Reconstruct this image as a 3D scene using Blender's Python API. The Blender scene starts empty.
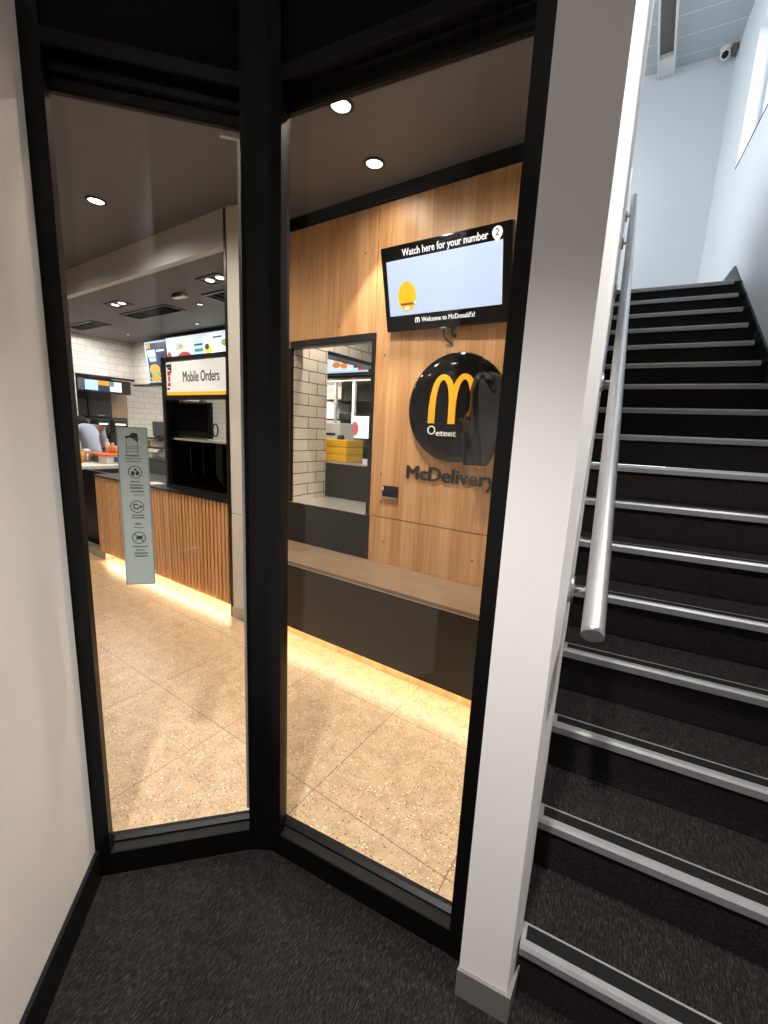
import bpy, bmesh, math, random
from mathutils import Vector, Matrix

random.seed(7)
scene = bpy.context.scene
COL = scene.collection
PI = math.pi

# ------------------------------------------------------------------ camera
CAM_RIGHT = Vector((0.8292124, 0.5569507, 0.0470385))
CAM_DOWN = Vector((0.1413486, -0.1275334, -0.9817107))
CAM_FWD = Vector((-0.5407655, 0.8206955, -0.1844765))
cam_data = bpy.data.cameras.new('camera')
cam_data.sensor_fit = 'HORIZONTAL'
cam_data.sensor_width = 36.0
cam_data.lens = 422.04 / 768.0 * 36.0
cam_data.clip_start = 0.02
cam_data.clip_end = 200
cam = bpy.data.objects.new('camera', cam_data)
COL.objects.link(cam)
up, back = -CAM_DOWN, -CAM_FWD
cam.matrix_world = Matrix(((CAM_RIGHT.x, up.x, back.x, 0.0),
                           (CAM_RIGHT.y, up.y, back.y, 0.0),
                           (CAM_RIGHT.z, up.z, back.z, 1.465),
                           (0, 0, 0, 1)))
scene.camera = cam

# ------------------------------------------------------------------ view, world, lights
scene.view_settings.view_transform = 'Standard'
scene.view_settings.look = 'None'
scene.view_settings.gamma = 1.0
scene.view_settings.use_curve_mapping = False
scene.view_settings.exposure = 0.0

world = bpy.data.worlds.new('sky')
scene.world = world
world.use_nodes = True
wn = world.node_tree
wn.nodes['Background'].inputs[0].default_value = (0.76, 0.86, 1.0, 1)
wn.nodes['Background'].inputs[1].default_value = 3.0

# stair local frame: l across (to the right), a along (up the flight)
S = Vector((0.99173, 0.12826, 0)).normalized()
N = Vector((-0.12826, 0.99173, 0)).normalized()
def st(l, a, z):
    return S * l + N * a + Vector((0, 0, z))

def spot(name, loc, power, color, angle, blend, radius=0.03, target=None):
    d = bpy.data.lights.new(name, 'SPOT')
    d.energy = power; d.color = color; d.spot_size = math.radians(angle); d.spot_blend = blend
    d.shadow_soft_size = radius
    o = bpy.data.objects.new(name, d); COL.objects.link(o); o.location = loc
    if target is not None:
        o.rotation_euler = (Vector(target) - Vector(loc)).to_track_quat('-Z', 'Y').to_euler()
    return o

def area(name, loc, target, sx, sy, power, color, spread=180):
    d = bpy.data.lights.new(name, 'AREA')
    d.shape = 'RECTANGLE'; d.size = sx; d.size_y = sy
    d.energy = power; d.color = color; d.spread = math.radians(spread)
    o = bpy.data.objects.new(name, d); COL.objects.link(o); o.location = loc
    o.rotation_euler = (Vector(target) - Vector(loc)).to_track_quat('-Z', 'Y').to_euler()
    return o

WARM = (1.0, 0.90, 0.76)
NEUT = (1.0, 0.93, 0.84)
COOL = (0.95, 0.975, 1.0)
CEIL = 2.87       # dining ceiling
LOW = 2.64        # ceiling over the counter
LOBBY = 3.2      # ceiling on this side of the glass

# lobby downlight (behind the camera) lighting the wall ends, carpet and lower steps, plus two added fills
spot('lobby_downlight_or_fill', (-0.21, -0.42, LOBBY - 0.03), 390, (1.0, 0.97, 0.94), 88, 0.5, 0.05)
spot('lobby_downlight_or_fill', (0.74, 1.075, LOBBY - 0.03), 205, (1.0, 0.98, 0.96), 112, 0.5, 0.06)  # unseen fill added over the stair foot to brighten the left wall
spot('lobby_downlight_or_fill', (-0.21, -0.42, LOBBY - 0.03), 5, (1.0, 0.97, 0.95), 172, 0.9, 0.05)  # weak wide fill added at the downlight for ambient light
# daylight through the high stair window and the landing window
area('stair_window_daylight', st(3.0, 3.7, 5.6), st(-0.2, 3.7, 4.3), 5.0, 2.2, 280, COOL)
area('landing_window_daylight', st(-2.72, 4.6, 4.6), st(0.9, 4.3, 3.6), 3.0, 2.2, 40, COOL, 130)
# dining downlights: three seen, the others unseen and added for ambient fill
for i, (x, y) in enumerate(((-3.349, 1.479), (-1.413, 1.645), (-1.518, 2.05))):
    spot('dining_downlight_or_fill', (x, y, CEIL - 0.035), 60, WARM, 72, 0.25, 0.025)
    spot('dining_downlight_or_fill', (x, y, CEIL - 0.035), 30 if y < 2 else 7, WARM, 165, 0.9, 0.03)
for (x, y) in ((-0.85, 1.55), (-2.4, 1.2), (-4.6, 1.3), (-6.2, 1.3), (-3.2, 0.2), (-5.2, 0.0), (-2.2, 0.1)):
    spot('dining_downlight_or_fill', (x, y, CEIL - 0.02), 42, WARM, 165, 0.9, 0.05)
# counter lamps, with added fills for the pass-through and kitchen
for (x, y) in ((-4.931, 2.322), (-4.096, 2.70), (-4.895, 3.179), (-6.485, 3.154), (-3.299, 2.318), (-1.95, 2.50), (-2.1, 2.42)):  # last two are unseen, added to brighten the pass-through
    spot('counter_downlight_or_fill', (x, y, LOW - 0.03), 22, NEUT, 160, 0.8, 0.03)
for (x, y, w_) in ((-6.0, 4.6, 48), (-4.2, 4.2, 48), (-3.0, 3.7, 55), (-6.5, 2.9, 16)):  # unseen area lamps added to brighten the kitchen and alcove
    area('kitchen_fill_lamp', (x, y, LOW - 0.03), (x, y, 0), 0.9, 0.3, w_, (1.0, 0.96, 0.9))

# ------------------------------------------------------------------ material helpers
def lin(c):
    c = c / 255.0
    return c / 12.92 if c <= 0.04045 else ((c + 0.055) / 1.055) ** 2.4
def rgb(r, g, b):
    return (lin(r), lin(g), lin(b), 1.0)

def new_mat(name):
    m = bpy.data.materials.new(name); m.use_nodes = True
    nt = m.node_tree
    return m, nt, nt.nodes['Principled BSDF']

def nd(nt, t, **kw):
    n = nt.nodes.new(t)
    for k, v in kw.items():
        setattr(n, k, v)
    return n

def plain(name, col, rough=0.5, metal=0.0, var=0.06, scale=8.0, bump=0.0, bscale=60.0, stretch=None, spec=0.5, coat=0.0):
    m, nt, p = new_mat(name)
    geo = nd(nt, 'ShaderNodeNewGeometry')
    mp = nd(nt, 'ShaderNodeMapping')
    if stretch: mp.inputs['Scale'].default_value = stretch
    nt.links.new(geo.outputs['Position'], mp.inputs[0])
    nz = nd(nt, 'ShaderNodeTexNoise'); nz.inputs['Scale'].default_value = scale; nz.inputs['Detail'].default_value = 5
    nt.links.new(mp.outputs[0], nz.inputs[0])
    rmp = nd(nt, 'ShaderNodeValToRGB')
    rmp.color_ramp.elements[0].position = 0.3; rmp.color_ramp.elements[1].position = 0.7
    rmp.color_ramp.elements[0].color = (col[0] * (1 - var), col[1] * (1 - var), col[2] * (1 - var), 1)
    rmp.color_ramp.elements[1].color = (min(1, col[0] * (1 + var)), min(1, col[1] * (1 + var)), min(1, col[2] * (1 + var)), 1)
    nt.links.new(nz.outputs[0], rmp.inputs[0])
    nt.links.new(rmp.outputs[0], p.inputs['Base Color'])
    p.inputs['Roughness'].default_value = rough
    p.inputs['Metallic'].default_value = metal
    p.inputs['Specular IOR Level'].default_value = spec
    if coat: p.inputs['Coat Weight'].default_value = coat; p.inputs['Coat Roughness'].default_value = 0.04
    if bump:
        n2 = nd(nt, 'ShaderNodeTexNoise'); n2.inputs['Scale'].default_value = bscale; n2.inputs['Detail'].default_value = 3
        nt.links.new(mp.outputs[0], n2.inputs[0])
        b = nd(nt, 'ShaderNodeBump'); b.inputs['Strength'].default_value = bump; b.inputs['Distance'].default_value = 0.004
        nt.links.new(n2.outputs[0], b.inputs['Height']); nt.links.new(b.outputs[0], p.inputs['Normal'])
    return m

def emit(name, col, strength, var=0.0):
    m, nt, p = new_mat(name)
    p.inputs['Base Color'].default_value = (col[0] * .5, col[1] * .5, col[2] * .5, 1)
    p.inputs['Emission Color'].default_value = col
    p.inputs['Emission Strength'].default_value = strength
    p.inputs['Roughness'].default_value = 0.3
    return m

def glass(name, tint=(1, 1, 1, 1), f0=0.05, rough=0.0, strength=1.0):
    m = bpy.data.materials.new(name); m.use_nodes = True
    nt = m.node_tree; nt.nodes.clear()
    out = nd(nt, 'ShaderNodeOutputMaterial')
    tr = nd(nt, 'ShaderNodeBsdfTransparent'); tr.inputs[0].default_value = tint
    gl = nd(nt, 'ShaderNodeBsdfGlossy'); gl.inputs['Roughness'].default_value = rough
    lw = nd(nt, 'ShaderNodeLayerWeight'); lw.inputs[0].default_value = 0.5
    pw = nd(nt, 'ShaderNodeMath', operation='POWER'); pw.inputs[1].default_value = 5
    ml = nd(nt, 'ShaderNodeMath', operation='MULTIPLY_ADD'); ml.inputs[1].default_value = (1 - f0) * strength; ml.inputs[2].default_value = f0
    mx = nd(nt, 'ShaderNodeMixShader')
    nt.links.new(lw.outputs['Facing'], pw.inputs[0]); nt.links.new(pw.outputs[0], ml.inputs[0])
    nt.links.new(ml.outputs[0], mx.inputs[0]); nt.links.new(tr.outputs[0], mx.inputs[1]); nt.links.new(gl.outputs[0], mx.inputs[2])
    nt.links.new(mx.outputs[0], out.inputs[0])
    return m

def tile_mat(name, col, grout, bw, bh, axis, mortar=0.004, rough=0.18):
    """axis 'x': wall faces along Y (uses X,Z); axis 'y': wall along Y (uses Y,Z)"""
    m, nt, p = new_mat(name)
    geo = nd(nt, 'ShaderNodeNewGeometry')
    sp = nd(nt, 'ShaderNodeSeparateXYZ'); nt.links.new(geo.outputs['Position'], sp.inputs[0])
    cb = nd(nt, 'ShaderNodeCombineXYZ')
    nt.links.new(sp.outputs['X' if axis == 'x' else 'Y'], cb.inputs[0]); nt.links.new(sp.outputs['Z'], cb.inputs[1])
    br = nd(nt, 'ShaderNodeTexBrick')
    br.inputs['Scale'].default_value = 1.0
    br.inputs['Brick Width'].default_value = bw; br.inputs['Row Height'].default_value = bh
    br.inputs['Mortar Size'].default_value = mortar; br.inputs['Mortar Smooth'].default_value = 0.2
    br.inputs['Color1'].default_value = col
    br.inputs['Color2'].default_value = (col[0] * .93, col[1] * .93, col[2] * .93, 1)
    br.inputs['Mortar'].default_value = grout
    nt.links.new(cb.outputs[0], br.inputs[0])
    nt.links.new(br.outputs['Color'], p.inputs['Base Color'])
    b = nd(nt, 'ShaderNodeBump'); b.inputs['Strength'].default_value = 0.35; b.inputs['Distance'].default_value = 0.002; b.invert = True
    nt.links.new(br.outputs['Fac'], b.inputs['Height']); nt.links.new(b.outputs[0], p.inputs['Normal'])
    p.inputs['Roughness'].default_value = rough
    return m

def wood_mat(name, c1, c2, c3, width=0.09, rough=0.42):
    m, nt, p = new_mat(name)
    geo = nd(nt, 'ShaderNodeNewGeometry')
    sp = nd(nt, 'ShaderNodeSeparateXYZ'); nt.links.new(geo.outputs['Position'], sp.inputs[0])
    dv = nd(nt, 'ShaderNodeMath', operation='DIVIDE'); dv.inputs[1].default_value = width
    nt.links.new(sp.outputs['X'], dv.inputs[0])
    fl = nd(nt, 'ShaderNodeMath', operation='FLOOR'); nt.links.new(dv.outputs[0], fl.inputs[0])
    wn_ = nd(nt, 'ShaderNodeTexWhiteNoise', noise_dimensions='1D'); nt.links.new(fl.outputs[0], wn_.inputs['W'])
    mp = nd(nt, 'ShaderNodeMapping'); mp.inputs['Scale'].default_value = (26, 26, 1.1)
    nt.links.new(geo.outputs['Position'], mp.inputs[0])
    nz = nd(nt, 'ShaderNodeTexNoise'); nz.inputs['Scale'].default_value = 2.2; nz.inputs['Detail'].default_value = 7; nz.inputs['Distortion'].default_value = 0.7
    nt.links.new(mp.outputs[0], nz.inputs[0])
    ad = nd(nt, 'ShaderNodeMath', operation='MULTIPLY_ADD'); ad.inputs[1].default_value = 0.28
    nt.links.new(wn_.outputs[0], ad.inputs[0]); 
    sb = nd(nt, 'ShaderNodeMath', operation='SUBTRACT'); sb.inputs[1].default_value = 0.14
    nt.links.new(nz.outputs[0], sb.inputs[0]); nt.links.new(sb.outputs[0], ad.inputs[2])
    r = nd(nt, 'ShaderNodeValToRGB')
    r.color_ramp.elements[0].position = 0.22; r.color_ramp.elements[0].color = c1
    r.color_ramp.elements[1].position = 0.8; r.color_ramp.elements[1].color = c3
    e = r.color_ramp.elements.new(0.5); e.color = c2
    nt.links.new(ad.outputs[0], r.inputs[0]); nt.links.new(r.outputs[0], p.inputs['Base Color'])
    p.inputs['Roughness'].default_value = rough
    return m

def terrazzo():
    m, nt, p = new_mat('terrazzo')
    geo = nd(nt, 'ShaderNodeNewGeometry')
    nz = nd(nt, 'ShaderNodeTexNoise'); nz.inputs['Scale'].default_value = 14; nz.inputs['Detail'].default_value = 8
    nt.links.new(geo.outputs['Position'], nz.inputs[0])
    base = nd(nt, 'ShaderNodeValToRGB')
    base.color_ramp.elements[0].position = 0.3; base.color_ramp.elements[0].color = rgb(184, 155, 122)
    base.color_ramp.elements[1].position = 0.7; base.color_ramp.elements[1].color = rgb(206, 179, 146)
    nt.links.new(nz.outputs[0], base.inputs[0])
    prev = base.outputs[0]
    for scale, thr, seed, col in ((150, .17, 1.3, rgb(222, 204, 178)), (110, .17, 7.7, rgb(160, 126, 92)), (70, 0.15, 0.0, rgb(238, 228, 210)), (80, 0.16, 3.7, rgb(132, 94, 60)), (120, 0.16, 5.2, rgb(98, 70, 48)), (46, 0.085, 9.1, rgb(250, 245, 236))):
        mp = nd(nt, 'ShaderNodeMapping'); mp.inputs['Location'].default_value = (seed, seed * 1.7, seed)
        mp.inputs['Rotation'].default_value = (0, 0, seed)
        mp.inputs['Scale'].default_value = (1, 1.35, 1)
        nt.links.new(geo.outputs['Position'], mp.inputs[0])
        v = nd(nt, 'ShaderNodeTexVoronoi'); v.inputs['Scale'].default_value = scale
        nt.links.new(mp.outputs[0], v.inputs['Vector'])
        # only some cells carry a chip, of a size of their own
        sp = nd(nt, 'ShaderNodeSeparateXYZ'); nt.links.new(v.outputs['Color'], sp.inputs[0])
        sz = nd(nt, 'ShaderNodeMath', operation='MULTIPLY'); sz.inputs[1].default_value = thr * 2.2
        s2 = nd(nt, 'ShaderNodeMath', operation='POWER'); s2.inputs[1].default_value = 2.0
        nt.links.new(sp.outputs[0], s2.inputs[0]); nt.links.new(s2.outputs[0], sz.inputs[0])
        ls = nd(nt, 'ShaderNodeMath', operation='LESS_THAN'); nt.links.new(v.outputs['Distance'], ls.inputs[0]); nt.links.new(sz.outputs[0], ls.inputs[1])
        mx = nd(nt, 'ShaderNodeMixRGB'); nt.links.new(ls.outputs[0], mx.inputs[0]); nt.links.new(prev, mx.inputs[1]); mx.inputs[2].default_value = col
        prev = mx.outputs[0]
    # 600 mm joints
    sp = nd(nt, 'ShaderNodeSeparateXYZ'); nt.links.new(geo.outputs['Position'], sp.inputs[0])
    fs = []
    for ax, off in (('X', -1.026), ('Y', 1.125)):
        a = nd(nt, 'ShaderNodeMath', operation='SUBTRACT'); a.inputs[1].default_value = off - 30
        nt.links.new(sp.outputs[ax], a.inputs[0])
        mo = nd(nt, 'ShaderNodeMath', operation='MODULO'); mo.inputs[1].default_value = 0.6
        nt.links.new(a.outputs[0], mo.inputs[0])
        l = nd(nt, 'ShaderNodeMath', operation='LESS_THAN'); l.inputs[1].default_value = 0.0032
        nt.links.new(mo.outputs[0], l.inputs[0]); fs.append(l)
    mxx = nd(nt, 'ShaderNodeMath', operation='MAXIMUM'); nt.links.new(fs[0].outputs[0], mxx.inputs[0]); nt.links.new(fs[1].outputs[0], mxx.inputs[1])
    mx = nd(nt, 'ShaderNodeMixRGB'); nt.links.new(mxx.outputs[0], mx.inputs[0]); nt.links.new(prev, mx.inputs[1]); mx.inputs[2].default_value = rgb(112, 90, 66)
    nt.links.new(mx.outputs[0], p.inputs['Base Color'])
    p.inputs['Roughness'].default_value = 0.32
    return m

def carpet():
    m, nt, p = new_mat('carpet')
    geo = nd(nt, 'ShaderNodeNewGeometry')
    mp = nd(nt, 'ShaderNodeMapping'); mp.vector_type = 'TEXTURE'
    mp.inputs['Rotation'].default_value = (0, 0, math.atan2(S.y, S.x))
    nt.links.new(geo.outputs['Position'], mp.inputs[0])
    sc_ = nd(nt, 'ShaderNodeMapping'); sc_.inputs['Scale'].default_value = (380, 62, 260)
    nt.links.new(mp.outputs[0], sc_.inputs[0])
    nz = nd(nt, 'ShaderNodeTexNoise'); nz.inputs['Scale'].default_value = 1.0; nz.inputs['Detail'].default_value = 3; nz.inputs['Distortion'].default_value = 0.8
    nt.links.new(sc_.outputs[0], nz.inputs[0])
    r = nd(nt, 'ShaderNodeValToRGB')
    r.color_ramp.elements[0].position = 0.30; r.color_ramp.elements[0].color = rgb(14, 13, 13)
    r.color_ramp.elements[1].position = 0.74; r.color_ramp.elements[1].color = rgb(66, 60, 55)
    e = r.color_ramp.elements.new(0.52); e.color = rgb(31, 28, 26)
    nt.links.new(nz.outputs[0], r.inputs[0]); nt.links.new(r.outputs[0], p.inputs['Base Color'])
    p.inputs['Roughness'].default_value = 0.95
    p.inputs['Specular IOR Level'].default_value = 0.1
    b = nd(nt, 'ShaderNodeBump'); b.inputs['Strength'].default_value = 0.8; b.inputs['Distance'].default_value = 0.004
    nt.links.new(nz.outputs[0], b.inputs['Height']); nt.links.new(b.outputs[0], p.inputs['Normal'])
    return m

def ceiling_boards():
    m, nt, p = new_mat('stair_ceiling_boards')
    geo = nd(nt, 'ShaderNodeNewGeometry')
    mp = nd(nt, 'ShaderNodeMapping'); mp.vector_type = 'TEXTURE'
    mp.inputs['Rotation'].default_value = (0, 0, math.atan2(S.y, S.x))
    nt.links.new(geo.outputs['Position'], mp.inputs[0])
    sp = nd(nt, 'ShaderNodeSeparateXYZ'); nt.links.new(mp.outputs[0], sp.inputs[0])
    a = nd(nt, 'ShaderNodeMath', operation='ADD'); a.inputs[1].default_value = 30.15
    nt.links.new(sp.outputs['Y'], a.inputs[0])
    mo = nd(nt, 'ShaderNodeMath', operation='MODULO'); mo.inputs[1].default_value = 0.3
    nt.links.new(a.outputs[0], mo.inputs[0])
    l = nd(nt, 'ShaderNodeMath', operation='LESS_THAN'); l.inputs[1].default_value = 0.012
    nt.links.new(mo.outputs[0], l.inputs[0])
    mx = nd(nt, 'ShaderNodeMixRGB'); nt.links.new(l.outputs[0], mx.inputs[0]); mx.inputs[1].default_value = rgb(196, 203, 206); mx.inputs[2].default_value = rgb(232, 238, 240)
    nt.links.new(mx.outputs[0], p.inputs['Base Color']); p.inputs['Roughness'].default_value = 0.6
    return m

M = {}
M['white_wall'] = plain('white_wall_paint', rgb(226, 222, 219), 0.6, var=0.012, scale=3, bump=0.05, bscale=180)
M['stair_wall'] = plain('stair_wall_paint', rgb(226, 228, 228), 0.55, var=0.01, scale=2)
M['ceil_white'] = plain('lobby_ceiling_paint', rgb(205, 203, 200), 0.8, var=0.01)
M['ceil_dark'] = plain('dining_ceiling_paint', rgb(96, 99, 106), 0.55, var=0.03, scale=2)
M['ceil_low'] = plain('counter_ceiling_paint', rgb(104, 106, 110), 0.6, var=0.02, scale=2)
M['bulkhead'] = plain('bulkhead_paint', rgb(206, 210, 218), 0.6, var=0.02)
M['grey_wall'] = plain('grey_wall_paint', rgb(120, 114, 106), 0.7)
M['dark_wall'] = plain('dark_wall_paint', rgb(26, 25, 25), 0.6)
M['frame'] = plain('black_aluminium', rgb(6, 6, 6), 0.42, var=0.1, scale=20, spec=0.22)
M['black_panel'] = plain('matt_black_panel', rgb(4, 4, 4), 0.6, var=0.1, spec=0.1)
M['skirt_black'] = plain('black_skirting', rgb(14, 14, 14), 0.45, var=0.1, spec=0.3)
M['alu'] = plain('brushed_aluminium', rgb(200, 198, 196), 0.34, metal=0.55, var=0.08, scale=3, stretch=(1, 1, 60))
M['alu_nose'] = plain('ribbed_aluminium', rgb(150, 149, 148), 0.45, metal=0.5, var=0.06, scale=30)
M['skirt_alu'] = plain('pier_skirting_metal', rgb(132, 128, 124), 0.4, metal=0.4, var=0.05, scale=3, stretch=(1, 1, 60))
M['rail_steel'] = plain('satin_stainless_tube', rgb(196, 194, 193), 0.3, metal=0.95, var=0.04, scale=40)
M['rubber'] = plain('black_rubber_insert', rgb(20, 20, 21), 0.8, var=0.15, scale=200, bump=0.3, bscale=400, spec=0.15)
M['carpet'] = carpet()
M['terrazzo'] = terrazzo()
M['wood'] = wood_mat('oak_panel', rgb(192, 138, 88), rgb(212, 162, 112), rgb(226, 182, 134), 0.085, 0.4)
M['slat'] = wood_mat('oak_slat', rgb(206, 148, 96), rgb(225, 172, 120), rgb(236, 190, 142), 0.045, 0.45)
M['pale_wood'] = plain('whitewashed_board', rgb(232, 227, 220), 0.5, var=0.04, scale=6, stretch=(20, 20, 1))
M['bench_top'] = plain('brown_stone_ledge', rgb(140, 118, 98), 0.3, var=0.14, scale=5, stretch=(1, 2, 1))
M['bench_front'] = plain('dark_bronze_laminate', rgb(32, 28, 25), 0.36, var=0.2, scale=26)
M['steel_dark'] = plain('dark_steel_sheet', rgb(30, 29, 28), 0.35, metal=0.3, var=0.15, scale=4)
M['steel'] = plain('stainless_sheet', rgb(196, 190, 180), 0.22, metal=0.45, var=0.08, scale=5)
M['tile_reveal'] = tile_mat('cream_wall_tile', rgb(226, 214, 196), rgb(92, 82, 72), 0.19, 0.0865, 'y', 0.0035)
M['tile_reveal_x'] = tile_mat('cream_wall_tile_return', rgb(226, 214, 196), rgb(92, 82, 72), 0.19, 0.0865, 'x', 0.0035)
M['tile_y'] = tile_mat('white_wall_tile_side', rgb(222, 220, 216), rgb(176, 174, 172), 0.2, 0.1, 'y', 0.004)
M['tile_x'] = tile_mat('white_wall_tile_back', rgb(226, 222, 214), rgb(180, 176, 170), 0.2, 0.1, 'x', 0.004)
M['black'] = plain('satin_black', rgb(16, 16, 16), 0.35, var=0.1)
M['gloss_black'] = plain('gloss_black', rgb(6, 6, 6), 0.07, var=0.05, spec=0.4)
M['dark_grey'] = plain('dark_grey_steel', rgb(40, 39, 39), 0.42, metal=0.2)
M['blue_grey'] = plain('blue_grey_laminate', rgb(84, 88, 94), 0.45)
M['white'] = plain('white_plastic', rgb(232, 230, 226), 0.4, var=0.02)
M['paper'] = plain('white_paper', rgb(236, 232, 226), 0.7, var=0.02)
M['yellow'] = plain('yellow_plastic', rgb(244, 190, 12), 0.4, var=0.03)
M['gold'] = plain('golden_yellow', rgb(255, 178, 12), 0.45, var=0.01)
M['orange'] = plain('orange_plastic', rgb(236, 112, 40), 0.45, var=0.03)
M['amber'] = plain('amber_sauce', rgb(232, 150, 60), 0.35)
M['brown'] = plain('brown_bottle', rgb(120, 70, 34), 0.3)
M['red'] = plain('red_print', rgb(206, 40, 38), 0.5)
M['blue'] = plain('blue_print', rgb(46, 86, 140), 0.5)
M['letter_dark'] = plain('dark_lettering', rgb(34, 30, 28), 0.5)
M['letter_white'] = plain('white_lettering', rgb(238, 238, 238), 0.5)
M['sticker'] = plain('frosted_sticker', rgb(150, 158, 152), 0.5, var=0.02, scale=10)
M['sticker_edge'] = plain('sticker_border', rgb(112, 124, 122), 0.5)
M['skin'] = plain('skin', rgb(198, 150, 122), 0.55)
M['cloth_blue'] = plain('pale_blue_shirt_cloth', rgb(168, 180, 200), 0.8, bump=0.2)
M['cloth_black'] = plain('black_cloth', rgb(20, 20, 21), 0.85, bump=0.2)
M['pane'] = glass('window_glass', (0.98, 0.985, 0.98, 1), 0.028)
M['cab_glass'] = glass('cabinet_glass', (0.9, 0.92, 0.92, 1), 0.05)
M['smoke'] = glass('smoky_film', (0.05, 0.047, 0.045, 1), 0.05, 0.02)
M['clear'] = glass('clear_film', (0.86, 0.78, 0.66, 1), 0.08, 0.04)
M['led'] = emit('warm_led', (1.0, 0.85, 0.58, 1), 34)
M['lamp'] = emit('downlight_lens', (1.0, 0.86, 0.66, 1), 30)
M['lamp_n'] = emit('counter_lamp_lens', (1.0, 0.93, 0.82, 1), 3)
M['screen'] = emit('screen_pale_blue', (0.58, 0.72, 0.98, 1), 0.76)
M['scr_white'] = emit('screen_white', (0.84, 0.91, 1.0, 1), 0.95)
M['scr_cyan'] = emit('screen_cyan', (0.45, 0.72, 0.95, 1), 0.9)
M['scr_navy'] = emit('screen_navy', (0.02, 0.035, 0.09, 1), 0.8)
M['scr_yellow'] = emit('screen_yellow', (0.86, 0.55, 0.01, 1), 0.85)
M['scr_orange'] = emit('screen_orange', (0.85, 0.32, 0.05, 1), 0.85)
M['scr_red'] = emit('screen_red', (0.62, 0.06, 0.05, 1), 0.85)
M['scr_green'] = emit('screen_green', (0.25, 0.42, 0.12, 1), 0.8)
M['scr_teal'] = emit('screen_teal', (0.06, 0.28, 0.26, 1), 0.8)
M['scr_text'] = emit('screen_text_white', (1, 1, 1, 1), 0.9)
M['scr_bar'] = emit('screen_dark_red', (0.40, 0.05, 0.02, 1), 0.8)
M['sign_white'] = emit('lit_sign_white', (0.90, 0.88, 0.84, 1), 0.62)
M['sign_amber'] = emit('lit_sign_amber', (1.0, 0.50, 0.02, 1), 0.75)
M['strip_lamp'] = emit('strip_lamp', (1.0, 0.92, 0.8, 1), 2.2)
M['ceil_boards'] = ceiling_boards()
M['win_white'] = plain('window_frame_white', rgb(206, 216, 230), 0.4)

# ------------------------------------------------------------------ mesh helpers
def bm_new():
    return bmesh.new()

def frame_of(o, x, y, z):
    return Matrix(((x[0], y[0], z[0], o[0]), (x[1], y[1], z[1], o[1]), (x[2], y[2], z[2], o[2]), (0, 0, 0, 1)))

def box(bm, lo, hi, mat=None, bevel=0.0):
    """box lo..hi in a local frame 'mat' (Matrix) or world"""
    lo, hi = Vector(lo), Vector(hi)
    c = (lo + hi) / 2; d = hi - lo
    r = bmesh.ops.create_cube(bm, size=1.0)
    vs = r['verts']
    for v in vs:
        v.co = Vector((c.x + v.co.x * d.x, c.y + v.co.y * d.y, c.z + v.co.z * d.z))
    if bevel > 0:
        es = list({e for v in vs for e in v.link_edges})
        b = bmesh.ops.bevel(bm, geom=es, offset=bevel, segments=2, affect='EDGES', profile=0.5)
        vs = list({v for f in b['faces'] for v in f.verts} | {v for v in vs if v.is_valid})
    if mat is not None:
        for v in vs: v.co = mat @ v.co
    return vs

def prism(bm, pts, vec):
    """closed polygon of 3-D points swept along vec"""
    vec = Vector(vec)
    a = [bm.verts.new(Vector(p)) for p in pts]
    b = [bm.verts.new(Vector(p) + vec) for p in pts]
    n = len(pts)
    f1 = bm.faces.new(a); f2 = bm.faces.new(list(reversed(b)))
    for i in range(n):
        bm.faces.new((a[i], b[i], b[(i + 1) % n], a[(i + 1) % n]))
    return a + b

def tube(bm, pts, r, seg=20, cap=True):
    pts = [Vector(p) for p in pts]
    rings = []
    prev_n = None
    for i, p in enumerate(pts):
        d = (pts[min(i + 1, len(pts) - 1)] - pts[max(i - 1, 0)]).normalized()
        if prev_n is None:
            ref = Vector((0, 0, 1)) if abs(d.z) < 0.9 else Vector((1, 0, 0))
            u = d.cross(ref).normalized()
        else:
            u = (prev_n - d * prev_n.dot(d)).normalized()
        prev_n = u
        w = d.cross(u)
        rr = r[i] if isinstance(r, (list, tuple)) else r
        rings.append([bm.verts.new(p + (u * math.cos(2 * PI * k / seg) + w * math.sin(2 * PI * k / seg)) * rr) for k in range(seg)])
    for a, b in zip(rings, rings[1:]):
        for k in range(seg):
            f = bm.faces.new((a[k], a[(k + 1) % seg], b[(k + 1) % seg], b[k])); f.smooth = True
    if cap:
        bm.faces.new(list(reversed(rings[0]))); bm.faces.new(rings[-1])
    return rings

def lathe(bm, prof, o, x=(1, 0, 0), y=(0, 1, 0), z=(0, 0, 1), seg=28):
    """profile of (radius, height) about local z"""
    o, x, y, z = Vector(o), Vector(x), Vector(y), Vector(z)
    rings = []
    for (r, h) in prof:
        if r < 1e-6:
            rings.append([bm.verts.new(o + z * h)])
        else:
            rings.append([bm.verts.new(o + z * h + (x * math.cos(2 * PI * k / seg) + y * math.sin(2 * PI * k / seg)) * r) for k in range(seg)])
    for a, b in zip(rings, rings[1:]):
        for k in range(seg):
            k2 = (k + 1) % seg
            if len(a) == 1 and len(b) == 1: continue
            if len(a) == 1: f = bm.faces.new((a[0], b[k2], b[k]))
            elif len(b) == 1: f = bm.faces.new((a[k], a[k2], b[0]))
            else: f = bm.faces.new((a[k], a[k2], b[k2], b[k]))
            f.smooth = True

def root_loc(o):
    v = Vector((0, 0, 0))
    while o is not None:
        v += o.location; o = o.parent
    return v

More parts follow.
